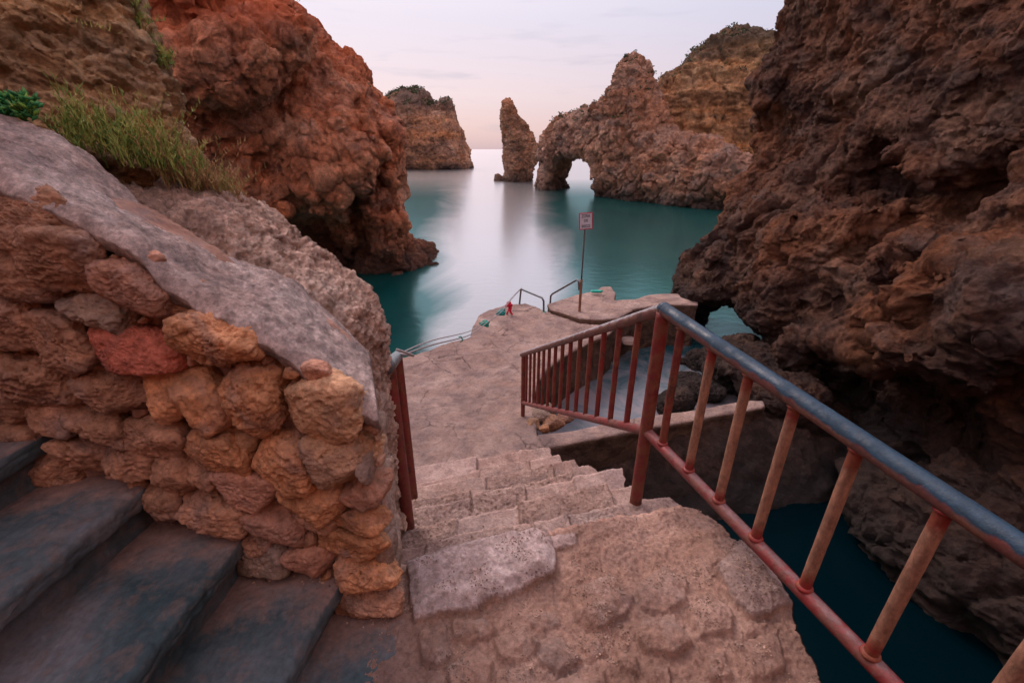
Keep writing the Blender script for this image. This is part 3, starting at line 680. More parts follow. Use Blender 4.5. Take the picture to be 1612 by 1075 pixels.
# ================================================================== MASONRY WALL
WA = np.array([-.345, .976]); WD = np.array([-1., .085]); WD = WD/np.linalg.norm(WD)     # front face line
WN3 = np.array([WD[1], -WD[0], 0.])*1.0
if WN3[1] > 0: WN3 = -WN3     # towards camera
def wallpt(px, py, push=0.):
    P = np.array([WA[0], WA[1], 0])+WN3*push; return at_plane(px, py, P, WN3)
_cop = [(-300, 160), (0, 272), (60, 298), (130, 332), (180, 362), (228, 392), (262, 432), (300, 452), (380, 498), (440, 535), (500, 582), (555, 622), (602, 646)]
_cw = np.array([wallpt(*p) for p in _cop]); _o = np.argsort(_cw[:, 0]); COPX = _cw[_o, 0]; COPZ = _cw[_o, 2]
def copz(x): return np.interp(x, COPX, COPZ)
def ico(n):
    bm = bmesh.new(); bmesh.ops.create_icosphere(bm, subdivisions=n, radius=1.)
    V = np.array([v.co[:] for v in bm.verts], f32); F = np.array([[v.index for v in f.verts] for f in bm.faces], np.int32); bm.free(); return V, F
ICO = {3: ico(3), 4: ico(4), 5: ico(5), 6: ico(6)}
TINT = [(.40, .22, .145), (.56, .28, .15), (.46, .15, .105), (.34, .25, .20), (.58, .35, .215), (.46, .245, .175)]
def rock_shape(res, hx, hy, hz, seed, box=.5, rough=1., nplanes=9):
    """angular pebble/stone: sphere cut by planes, then weathered; half sizes in its own frame"""
    rs = np.random.RandomState(seed); V, F = ICO[res]; D = V.copy()
    ex = 2+box*5; r = 1/((np.abs(D)**ex).sum(1)**(1/ex))
    for _ in range(nplanes):
        n = rs.normal(size=3); n /= np.linalg.norm(n); k = rs.uniform(.72, .98); dn = D@n
        lim = np.where(dn > .05, k/np.maximum(dn, .05), 9); r = smin(r, lim.astype(f32), .10)
    P = D*r[:, None]*np.array([hx, hy, hz], f32)
    s = min(hx, hy, hz); o = rs.rand()*50
    N = normals(P, F)
    F1, _, _ = worley(P+o, s*.33); G1, _, GI = worley(P+o, s*.13)
    d = s*rough*(.16*fbm(P+o, s*1.1, 4, .55)+.10*fbm(P+o, s*.42, 4, .65, ridge=True))-s*.14*rough*sstep(.5, .1, F1)*sstep(-.1, .4, fbm(P+o, s*1.3, 2))
    if res >= 5: d = d-s*.07*rough*sstep(.5, .15, G1)*(_R[GI & 255, 1] > .4)*sstep(-.25, .2, fbm(P+o, s*.9, 2, off=6.))+s*.05*rough*fbm(P+o, s*.12, 3, .7, ridge=True)-s*.06*rough*np.abs(fbm(P+o, s*.7, 3, .6, off=60.))*2
    return (P+N*d[:, None]).astype(f32), F
STONES = [(105, 405, 122, 95, 12, 0, 1), (215, 450, 112, 72, 15, 5, .6), (45, 345, 150, 95, 5, 0, .3), (20, 425, 130, 85, 5, 0, .2), (155, 488, 120, 72, 3, 3, .1), (262, 490, 85, 38, 5, 1, -.6), (222, 550, 122, 74, 8, 2, .7),
    (352, 535, 110, 80, 3, 1, 1), (105, 540, 108, 90, 22, 0, .3), (22, 500, 95, 85, 0, 0, 0), (65, 602, 108, 88, 10, 0, 0), (5, 570, 60, 60, 0, 1, -.3), (180, 612, 112, 72, 14, 0, .1), (268, 618, 70, 85, 0, 1, .3), (322, 632, 85, 112, -5, 1, .5), (406, 630, 94, 108, 3, 1, .6),
    (508, 640, 124, 90, -3, 4, .3), (462, 580, 30, 24, 20, 1, .1), (500, 583, 42, 28, 5, 5, .3), (247, 685, 106, 62, 12, 0, .1), (158, 670, 92, 64, 20, 0, 0), (85, 658, 88, 50, 10, 0, 0), (15, 640, 80, 60, 0, 0, 0), (345, 702, 100, 68, 18, 1, .5), (385, 693, 46, 40, 0, 4, .2),
    (447, 720, 94, 82, 0, 1, .5), (540, 715, 104, 78, -14, 4, .5), (120, 712, 80, 50, 10, 0, 0), (205, 728, 80, 48, 5, 0, .1), (275, 747, 78, 62, 5, 0, .1), (330, 750, 44, 42, 0, 0, .1), (395, 766, 100, 58, 8, 5, .1), (495, 782, 92, 72, 6, 1, .3), (570, 775, 70, 56, 20, 5, .1),
    (258, 790, 70, 54, 5, 0, 0), (335, 801, 112, 58, 9, 0, .1), (430, 822, 96, 58, 5, 5, .1), (412, 850, 44, 32, 0, 0, .1), (568, 820, 92, 32, 8, 1, .1), (500, 828, 70, 26, 8, 0, -.1), (560, 856, 112, 38, 4, 1, 0), (415, 878, 78, 50, 0, 3, .3), (486, 882, 82, 46, 5, 5, 0), (485, 850, 24, 24, 0, 0, .1),
    (578, 904, 112, 46, 8, 1, 0), (588, 950, 116, 52, 3, 0, 0), (215, 412, 60, 36, 18, 5, -.5), (165, 385, 46, 24, 20, 1, -.6), (295, 480, 40, 60, 0, 0, -.8), (470, 690, 26, 20, 0, 0, -.3), (365, 738, 30, 20, 0, 0, -.2), (300, 700, 24, 22, 0, 0, -.2), (20, 690, 80, 50, 0, 0, 0), (60, 745, 100, 60, 0, 0, -.1)]
def masonry():
    root = empty('stone_wall', (WA[0]+WD[0]*.8, WA[1]+WD[1]*.8+.15, -1.5), 'rubble stone wall with sloping plaster top between the two flights of steps', 'wall')
    # body: mortar
    h = .0125; lo = (-2.3, .80, -1.75); hi = (-.2, 2.25, .45); ax = grid(lo, hi, h); X, Y, Z = np.meshgrid(*ax, indexing='ij')
    fr = (X-WA[0])*WN3[0]+(Y-WA[1])*WN3[1]+.030                       # front face
    cz = copz(ax[0]).astype(f32)[:, None, None]
    top = (Z-(cz-.02-.12*np.clip(Y-1.0, 0, 1)))*.8
    rx = WA[0]-.02-(.32*(Y-.976))                                         # right face line
    rt = (X-rx)*.97+.0*Y
    bk = Y-1.95+0*X
    top2 = Z-(-.62-.55*(Y-1.3)); top2 = np.where(Y > 1.3, top2, -1)
    f = smax(smax(fr, top, .03), smax(rt, bk, .03), .04); f = smax(f, top2.astype(f32)*.8, .05).astype(f32)
    m = np.abs(f) < .12; p3 = np.stack([X[m], Y[m], Z[m]], 1)
    f[m] += .020*fbm(p3, .16, 3)+.012*fbm(p3, .05, 3, .6, ridge=True)
    # ragged flaky right face
    g = fbm(p3*np.array([1, 1, .55], f32), .06, 3, .6, ridge=True, off=8.); f[m] += .018*g*sstep(.1, .0, np.abs(rt[m]))
    for a_ in (0, -1): f[a_] = 1; f[:, a_] = 1; f[:, :, a_] = 1
    V, F = nets(f, lo, h); V = polish(V, F, 1, .3); V = rockify(V, F, fine=.006, fines=.04)
    mk('mortar', V, F, M['mortar'], root)
    # stones
    VV = []; FF = []; TT = []; n = 0; rs = np.random.RandomState(5)
    stones = list(STONES)
    occ = lambda x, y, r: any(((x-s[0])/(s[2]*.5+r))**2+((y-s[1])/(s[3]*.5+r))**2 < 1 for s in stones)
    for _ in range(900):
        x = rs.uniform(0, 600); y = rs.uniform(320, 960); r = rs.uniform(5, 12)
        lowlim = 640+ (x*.53) if x < 640 else 999
        topl = np.interp(x, [p[0] for p in _cop], [p[1] for p in _cop])
        if y > lowlim+30 or y < topl+22: continue
        if not occ(x, y, r*.7): stones.append((x, y, r*2.2, r*1.8, rs.uniform(-20, 20), rs.choice([0, 0, 1, 5]), -.3))
    e1 = np.array([-WD[0], -WD[1], 0])
    for i, (px, py, w, hh, rot, tn, push) in enumerate(stones):
        if px+w/2 > 585+(py-600)*.12: e_ = px+w/2-(585+(py-600)*.12); w -= e_; px -= e_/2
        c = wallpt(px, py); l = wallpt(px-w/2, py); r = wallpt(px+w/2, py); u = wallpt(px, py-hh/2); d = wallpt(px, py+hh/2)
        hx = abs((r-l)@e1)/2*1.03; hz = abs(u[2]-d[2])/2*1.05; hy = min(hx, hz)*.62+.015
        res = 6 if w > 90 else 5 if w > 38 else 4 if w > 16 else 3
        P, Fs = rock_shape(res, hx, hy, hz, 100+i, box=rs.uniform(.45, .95), rough=rs.uniform(1.0, 1.6) if tn in (1, 0, 3) else .9, nplanes=13)
        a = math.radians(-rot*.0-rs.uniform(-4, 4)); s_, c_ = math.sin(-math.radians(rot)*.6), math.cos(math.radians(rot)*.6)
        x, z = P[:, 0]*c_-P[:, 2]*s_, P[:, 0]*s_+P[:, 2]*c_
        q = c+WN3*(push*.030-hy*.38+.0)
        W = q+x[:, None]*e1+P[:, 1:2]*(-WN3)+z[:, None]*np.array([0, 0, 1.])
        VV.append(W); FF.append(Fs+n); n += len(P); t = np.array(TINT[tn])*rs.uniform(.82, 1.2); TT.append(np.tile(t, (len(P), 1)))
    # side face stones (thin edges seen end-on)
    for i in range(34):
        y = rs.uniform(1.04, 1.85); x = WA[0]-.03-.32*(y-.976); z = rs.uniform(-1.5-.45*(y-1), -.66-.5*(y-1)); 
        hy = rs.uniform(.05, .13); hz = rs.uniform(.025, .06); P, Fs = rock_shape(5, .03, hy, hz, 700+i, box=.6)
        W = P+np.array([x-.018, y, z]); VV.append(W); FF.append(Fs+n); n += len(P); t = np.array([.36, .25, .20])*rs.uniform(.7, 1.2); TT.append(np.tile(t, (len(P), 1)))
    mk('stonework', np.concatenate(VV), np.concatenate(FF), M['stone'], root, attrs={'tint': np.concatenate(TT)})
    # plaster coping: sheet with real thickness
    na, nb = 420, 90; xs = np.linspace(-2.2, -.352, na); 
    back = [(-200, 95), (0, 183), (60, 203), (150, 252), (200, 300), (240, 343), (280, 373), (330, 398), (400, 420), (470, 452), (530, 508), (570, 545), (592, 572), (600, 590)]
    bw = np.array([at_y(p[0], p[1], 1.36) for p in back]); bo = np.argsort(bw[:, 0])
    zb = np.interp(xs, bw[bo, 0], bw[bo, 2]); zf = copz(xs)
    yf = WA[1]+(xs-WA[0])/WD[0]*WD[1]; yb = np.full(na, 1.36)
    t = np.linspace(0, 1, nb)
    Xg = np.repeat(xs[:, None], nb, 1); Yg = yf[:, None]*(1-t)+yb[:, None]*t-.022*(1-t)
    Xg = Xg-.36*(Yg-.976)*sstep(-.95, -.40, xs)[:, None]; zb2 = np.interp(Xg[:, -1], bw[bo, 0], bw[bo, 2]); Zg = zf[:, None]*(1-t)+zb2[:, None]*t
    # ragged lower lip drapes over the face
    p = np.stack([Xg, Yg, Zg], -1).reshape(-1, 3); 
    lip = .03+.045*fbm(p*np.array([1, 0, 0], f32), .12, 4, .6).reshape(na, nb)
    drape = np.clip(1-t/.12, 0, 1)[None]
    Zg = Zg-drape**2*np.clip(lip, .004, .1); 
    Zg = Zg+.022*np.sin(np.pi*np.clip(t, 0, 1))[None]
    nn = (.034*fbm(p, .24, 6, .66)+.017*fbm(p, .07, 5, .72, ridge=True)).reshape(na, nb); Zg = Zg+nn*(.4+.6*np.clip(t*6, 0, 1))
    F1, F2, I = worley(p, .10, 3.); pits = (sstep(.22, .05, F1)*(_R[I & 255, 1] > .72)).reshape(na, nb); Zg = Zg-.014*pits
    er = sstep(.1, .35, fbm(p, .3, 3, off=6.)).reshape(na, nb)*(xs[:, None] > -.95); Zg = Zg-.012*er
    Yg = Yg-.012*fbm(p, .08, 3).reshape(na, nb)*drape
    top = np.stack([Xg, Yg, Zg], -1); bot = top+np.array([0, .012, -.035]); 
    V = np.concatenate([top.reshape(-1, 3), bot.reshape(-1, 3)]); i, j = np.meshgrid(np.arange(na-1), np.arange(nb-1), indexing='ij'); a = (i*nb+j).ravel()
    Ft = np.stack([a, a+nb, a+nb+1, a+1], 1); Fb = Ft[:, ::-1]+na*nb
    ed = []
    for k in range(na-1): ed.append((k*nb, k*nb+na*nb, (k+1)*nb+na*nb, (k+1)*nb)); ed.append((k*nb+nb-1, (k+1)*nb+nb-1, (k+1)*nb+nb-1+na*nb, k*nb+nb-1+na*nb))
    b0 = (na-1)*nb
    for k in range(nb-1): ed.append((b0+k, b0+k+na*nb, b0+k+1+na*nb, b0+k+1))
    mk('coping', V, np.concatenate([Ft, Fb, np.array(ed)]), M['coping'], root)
masonry()
# ================================================================== LEFT STEPS
def left_steps():
    root = empty('stone_stairs', (-.9, .6, -1.6), 'dark blue grey slab steps climbing left along the rubble wall', 'stairs')
    # (x of nosing at wall, y at wall, x of nosing near camera, y, z)
    N = []
    for (p1, p2, z) in [((652, 985), (648, 1120), -1.44), ((532, 922), (440, 1090), -1.28), ((386, 842), (198, 1078), -1.11), ((232, 762), (0, 950), -.94), ((72, 682), (-80, 760), -.77), ((-60, 610), (-260, 690), -.60)]:
        a = at_z(p1[0], p1[1], z); b = at_z(p2[0], p2[1], z); N.append((a, b, z))
    rs = np.random.RandomState(3)
    for i, (a, b, z) in enumerate(N):
        if i == 0: a = np.array([-.352, .965, z]); b = np.array([-.36, .70, z])
        d = (b-a)[:2]; d /= np.linalg.norm(d)
        length = 1.5; wdt = .40; th = .065
        nu, nv = 260, 90
        # tread slab: u along nosing from the wall outwards, v back to the left; profile wraps over the rounded nose and down
        u = np.linspace(-.06, length, nu); prof = []
        r = .02
        for v in np.linspace(wdt, r, nv): prof.append((v, 0.))
        for k in range(1, 7): an = k/7*math.pi/2; prof.append((r-r*math.sin(an), -r+r*math.cos(an)))
        for k in range(1, 14): prof.append((0.0, -r-(th-2*r)*k/14))
        for k in range(1, 5): an = k/5*math.pi/2; prof.append((r*.8-r*.8*math.cos(an), -th+r-r*math.sin(an)))
        prof.append((.05, -th)); 
        for k in range(1, 16): prof.append((.05+.002*k/15, -th-.15*k/15))
        prof = np.array(prof); m = len(prof); nrm2 = np.array([-d[1], d[0]]); 
        if nrm2[0] > 0: nrm2 = -nrm2
        Ug = np.repeat(u[:, None], m, 1); Vg = np.repeat(prof[None, :, 0], nu, 0); Zg = z+np.repeat(prof[None, :, 1], nu, 0)
        w = .010*fbm(np.stack([u*1., u*0+i*3, u*0], 1), .16, 4, .6)
        edge = sstep(.12, .0, prof[:, 0]); Vg = Vg+w[:, None]*edge[None]
        P = np.stack([a[0]+d[0]*Ug+nrm2[0]*Vg, a[1]+d[1]*Ug+nrm2[1]*Vg, Zg], -1).reshape(-1, 3).astype(f32)
        ii, jj = np.meshgrid(np.arange(nu-1), np.arange(m-1), indexing='ij'); q = (ii*m+jj).ravel()
        F = np.stack([q, q+m, q+m+1, q+1], 1)
        Nn = normals(P, F)
        if Nn[:m*20, 2].mean() < 0: F = F[:, ::-1]; Nn = -Nn
        P = P+Nn*(.010*fbm(P, .16, 4, .6)+.004*fbm(P, .035, 5, .7, ridge=True)+.010*edge[None].repeat(nu, 0).ravel()*fbm(P, .05, 4, .65, off=3.))[:, None]
        uu = Ug.ravel(); dust = sstep(.32, -.05, uu)*.75+sstep(.1, .35, Vg.ravel())*.25
        dust = np.where(prof[None, :, 1].repeat(nu, 0).ravel() < -.01, .05, dust)
        mk('step', P, F, M['slab'], root, attrs={'dust': dust})
left_steps()
# ================================================================== MAIN STAIRS + LANDING
ZL = [-1.45, -1.69, -1.925, -2.16, -2.40, -2.64, -2.87, -3.10, -3.36]
NOS = [((645, 886), (851, 840), (1061, 796)), ((645, 850), (831, 811), (1030, 768)), ((655, 823), (851, 785), (989, 756)), ((653, 800), (831, 763), (960, 742)), ((652, 781), (817, 757), (925, 733)),
       ((652, 768), (835, 737), (897, 723)), ((656, 757), (800, 729), (865, 716)), ((656, 738), (790, 712), (850, 704)), ]
def main_stairs():
    lines = []
    for k, ps in enumerate(NOS):
        q = np.array([at_z(x, y, ZL[k]) for x, y in ps]); c = np.polyfit(q[:, 0], q[:, 1], 1); lines.append((c, q))
    # right boundary
    RB = [at_z(1330, 1200, -1.45), at_z(1292, 1085, -1.45), at_z(1272, 1035, -1.45), at_z(1243, 965, -1.45), at_z(1205, 905, -1.45), at_z(1150, 850, -1.45), at_z(1115, 820, -1.47), at_z(1065, 797, -1.45),
          at_z(1092, 796, -1.69), at_z(1060, 772, -1.69), at_z(992, 752, -1.925), at_z(978, 738, -2.16), at_z(925, 733, -2.40), at_z(905, 722, -2.64), at_z(880, 716, -2.87), at_z(865, 706, -3.10), at_z(840, 700, -3.36)]
    RB = np.array(RB); yb = RB[:, 1]; xb = RB[:, 0]; o_ = np.argsort(yb); yb = yb[o_]; xb = xb[o_]
    ys = np.concatenate([np.arange(.30, 1.75, .0062), np.arange(1.75, 3., .0085), np.arange(3., 4.75, .012)]); ny = len(ys)
    xr = np.interp(ys, yb, xb); xr = xr+.045*fbm(np.stack([ys, ys*0, ys*0], 1), .16, 5, .65)
    xl = np.where(ys < 1.0, -.44, WA[0]-.32*(ys-.976)-.10); xl = np.where(ys > 2.1, xl-.35*(ys-2.1), xl)
    ns = 300; s = np.linspace(0, 1, ns); X = xl[:, None]+(xr-xl)[:, None]*s; Y = np.repeat(ys[:, None], ns, 1)
    P = np.stack([X, Y, 0*X], -1).reshape(-1, 3).astype(f32)
    wob = (.034*fbm(P, .30, 3)+.014*fbm(P, .07, 4, .65)).reshape(X.shape)
    Z = np.full(X.shape, ZL[0]); K = np.zeros(X.shape, int); st = np.zeros(X.shape); pit = np.zeros(X.shape); tn = np.full(X.shape, .5)
    dist = []
    for k, (c, q) in enumerate(lines):
        yk = np.interp(X, q[:, 0], q[:, 1]); lo = X < q[0, 0]; hi = X > q[-1, 0]
        yk = np.where(lo, q[0, 1]+c[0]*(X-q[0, 0]), yk); yk = np.where(hi, q[-1, 1]+c[0]*(X-q[-1, 0]), yk)
        dd = Y-yk+wob; dist.append(dd); Z = Z+(ZL[k+1]-ZL[k])*sstep(-.002, .013, dd); K += dd > .022
    edge_shade = np.zeros(X.shape)
    for dd in dist: edge_shade = edge_shade+.9*sstep(-.045, -.004, dd)*(dd <= .004)-1.*sstep(.09, .012, dd)*(dd > .004)  # step light put into colour: pale line on nosings, dark strip below
    # rounded nosing: drop just before the edge
    for k, dd in enumerate(dist): Z = Z-.010*sstep(-.03, .0, dd)*(dd < 0)
    # stones of each tread: split by joints along the nosing
    rs = np.random.RandomState(21)
    joints = [[], [-.38, .12, .30], [-.3, .05, .62], [-.25, .12, .45], [-.3, .02, .5], [-.2, .4], [-.3, .2], [-.35, .1], ]
    pitf = {1: [0, .5, .3, .6, .2], 2: [1, .1, .8, .1], 3: [.9, 1., .2, 0], 4: [1., .3, 1., .2], 5: [.2, .9, .3], 6: [0, .4, 0], 7: [0, 0, .3]}
    for k in range(1, 8):
        m = (K == k); js = [-9]+joints[k]+[9]
        xx = X+.06*(dist[k-1])+.012*fbm(P, .08, 2).reshape(X.shape)
        for j in range(len(js)-1):
            mm = m & (xx > js[j]) & (xx <= js[j+1]); e = np.minimum(xx-js[j], js[j+1]-xx)
            off = rs.uniform(-.045, .02); t1, t2 = rs.uniform(-.05, .05), rs.uniform(-.05, .05); front = np.minimum(dist[k-1], -dist[k] if k < 8 else 9)
            gr = sstep(.002, .012, e+.006*fbm(P, .05, 2, off=5.).reshape(X.shape))
            Z = np.where(mm, Z+off*gr-.014*(1-gr)+t1*(X-.1)*gr+t2*(dist[k-1]-.17)*gr, Z); st = np.where(mm, np.minimum(sstep(-.02, .02, e)*.5+.5, sstep(.02, .07, dist[k-1])*.6+.4), st)
            pit = np.where(mm, pitf[k][j % len(pitf[k])], pit); tn = np.where(mm, rs.uniform(.2, .9), tn)
    # landing stones
    def pz(lst): return [tuple(at_z(x, y, -1.45)[:2]) for x, y in lst]
    LS = [([(640, 898), (700, 872), (780, 852), (842, 838), (862, 852), (878, 885), (874, 912), (800, 948), (725, 975), (650, 985)], .040, .4, 1.),
          ([(1125, 905), (1160, 855), (1200, 895), (1248, 962), (1180, 982), (1145, 945)], .035, .3, .8),
          ([(895, 935), (960, 910), (998, 945), (985, 975), (940, 1000), (905, 985)], .022, .1, .7),
          ([(1000, 925), (1045, 895), (1082, 918), (1075, 955), (1040, 975), (1005, 965)], .018, .1, .55),
          ([(1078, 965), (1110, 940), (1150, 965), (1150, 1005), (1100, 1010)], .024, .2, .5),
          ([(1005, 985), (1060, 975), (1090, 1020), (1060, 1040), (1010, 1030), (998, 1010)], .026, .2, .6),
          ([(660, 1000), (705, 990), (712, 1040), (690, 1060), (662, 1050)], .024, .2, .6), ([(712, 985), (765, 978), (785, 1000), (740, 1025), (715, 1015)], .022, .2, .6),
          ([(775, 1010), (830, 990), (850, 1030), (825, 1050), (780, 1040)], .024, .2, .4), ([(835, 1015), (885, 1010), (918, 1050), (880, 1068), (845, 1050)], .024, .2, .6),
          ([(700, 1060), (745, 1030), (775, 1045), (770, 1090), (715, 1100)], .022, .2, .7), ([(965, 1020), (1000, 1040), (1010, 1075), (975, 1060)], .018, .1, .5), ([(820, 975), (870, 965), (885, 990), (845, 1000)], .014, .1, .6),
          ([(1110, 1040), (1140, 1030), (1150, 1070), (1115, 1080)], .022, .2, .6), ([(1010, 1058), (1050, 1052), (1060, 1095), (1000, 1100)], .02, .2, .6), ([(780, 1062), (830, 1060), (850, 1095), (780, 1100)], .02, .2, .6),
          ([(1150, 1020), (1220, 1000), (1235, 1060), (1180, 1080)], .02, .3, .3), ([(905, 1020), (940, 1010), (955, 1035), (930, 1045)], .015, .1, .5), ([(1165, 985), (1205, 985), (1200, 1005), (1170, 1008)], .015, .2, .4),
          ([(870, 1075), (950, 1062), (960, 1120), (870, 1120)], .02, .1, .5), ([(858, 852), (905, 842), (908, 862), (870, 870)], .02, .0, .9), ([(1080, 870), (1125, 850), (1150, 880), (1110, 905)], .012, .1, .3)]
    L0 = (K == 0).ravel() & (Y.ravel() < 1.75); idx = np.where(L0)[0]; XY = P[idx]
    wx = .015*fbm(XY, .09, 3, .6, off=4.); wy = .015*fbm(XY, .09, 3, .6, off=14.); Zr = Z.ravel().copy(); st = st.ravel(); pit = pit.ravel(); tn = tn.ravel()
    base = .020*fbm(XY, .12, 4, .6)+.009*fbm(XY, .035, 4, .65, ridge=True); Zr[idx] += base
    for (pl, hh, pf, tt) in LS:
        d = poly2d(XY[:, 0]+wx, XY[:, 1]+wy, pz(pl)); in_ = sstep(.003, -.006, d); dome = sstep(0, -.05, d)
        ns_ = fbm(XY, .13, 3, .5, off=hh*900)
        Zr[idx] = Zr[idx]+in_*(hh*1.15+hh*.7*dome+.018*ns_-base*.5); st[idx] = np.maximum(st[idx], in_*(1. if tt > .75 else .28+.35*tt)); pit[idx] = np.where(in_ > .5, pf, pit[idx]); tn[idx] = np.where(in_ > .5, tt, tn[idx])
    # small embedded cobbles in the mortar of the landing
    F1, F2, I = worley(XY*np.array([1, 1, 0], f32), .085, 6.); sel = (_R[I & 255, 2] > .45)*(st[idx] < .1)*sstep(.9, .7, XY[:, 1])
    c_ = sel*sstep(.42, .25, F1)*sstep(.02, .12, F2-F1); Zr[idx] += c_*.016; st[idx] = np.maximum(st[idx], c_*.5)
    F1, F2, I = worley(XY*np.array([1, 1, 0], f32), .022, 1.); c_ = (_R[I & 255, 2] > .72)*(st[idx] < .15)*sstep(.4, .2, F1); Zr[idx] += c_*.005
    # general weathering
    Zr += .012*fbm(P, .08, 5, .7)+.005*fbm(P, .02, 3, .7, ridge=True)
    F1, F2, I = worley(P*np.array([1, 1, 0], f32), .024, 2.); Zr -= pit*.013*sstep(.55, .15, F1)*(_R[I & 255, 0] > .35); Zr += (1-st)*.012*fbm(P, .09, 4, .7, ridge=True, off=7.)*(Y.ravel() < 1.7)
    sideY = Y.ravel()
    V = P.copy(); V[:, 2] = Zr
    ii, jj = np.meshgrid(np.arange(ny-1), np.arange(ns-1), indexing='ij'); q = (ii*ns+jj).ravel(); F = np.stack([q, q+1, q+ns+1, q+ns], 1)
    Kf = K.ravel()[q]
    # side skirt of rough masonry down into the gorge
    nk = 60; zt = V.reshape(ny, ns, 3)[:, -1]; tt = np.linspace(0, 1, nk); SK = np.zeros((ny, nk, 3), f32)
    SK[:, :, 0] = zt[:, None, 0]+.004+.10*tt**.5-.0; SK[:, :, 1] = zt[:, None, 1]; SK[:, :, 2] = zt[:, None, 2]*(1-tt)+(-4.9)*tt
    sp = SK.reshape(-1, 3); SK[:, :, 0] += (.05*fbm(sp, .3, 4).reshape(ny, nk)+.02*fbm(sp, .08, 3, .6, ridge=True).reshape(ny, nk))*np.clip(tt*12, 0, 1)
    root = empty('stone_stairs', (.1, 2., -3.4), 'worn pinkish limestone steps descending from the cobbled landing to the quay', 'stairs')
    def part(name, sel, label=None):
        Fs = F[sel]; u, inv = np.unique(Fs, return_inverse=True); 
        o = mk(name, V[u], inv.reshape(Fs.shape), M['step'], root, attrs={'st': st[u], 'pit': pit[u], 'tn': tn[u], 'edge_shade': edge_shade.ravel()[u]})
        if label: o['label'] = label
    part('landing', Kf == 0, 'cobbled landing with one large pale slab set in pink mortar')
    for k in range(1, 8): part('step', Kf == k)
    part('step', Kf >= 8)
    ii, jj = np.meshgrid(np.arange(ny-1), np.arange(nk-1), indexing='ij'); q = (ii*nk+jj).ravel()
    mk('side_wall', SK.reshape(-1, 3), np.stack([q, q+1, q+nk+1, q+nk], 1), M['quay_side'], root)
    return V, K
STV, STK = main_stairs()
# ================================================================== QUAY / POOL
def slabmesh(name, poly, ztop, zbot, mat, parent, res=.035, amp=.02, side=None, tiltf=None, label=None):
    """solid quay block by surface nets from a plan outline"""
    poly = np.array(poly, f32); lo = [poly[:, 0].min()-.15, poly[:, 1].min()-.15, zbot]; hi = [poly[:, 0].max()+.15, poly[:, 1].max()+.15, ztop+.25]
    ax = grid(lo, hi, res); X2, Y2 = np.meshgrid(ax[0], ax[1], indexing='ij'); d = poly2d(X2, Y2, poly)
    X, Y, Z = np.meshgrid(*ax, indexing='ij'); tp = Z-ztop-(tiltf(X, Y) if tiltf else 0)
    f = smax(np.repeat(d[:, :, None], len(ax[2]), 2), tp, .05).astype(f32); m = np.abs(f) < .2
    p3 = np.stack([X[m], Y[m], Z[m]], 1); f[m] += amp*fbm(p3, .5, 3)+amp*.7*fbm(p3, .14, 3, .6)+.04*fbm(p3, .35, 3, ridge=True)*sstep(-.03, -.15, tp[m])
    for a_ in (0, -1): f[a_] = 1; f[:, a_] = 1; f[:, :, a_] = 1
    V, F = nets(f, lo, res); V = polish(V, F, 1, .4); V = rockify(V, F, fine=.007, fines=.12, crack=.0)
    return V, F
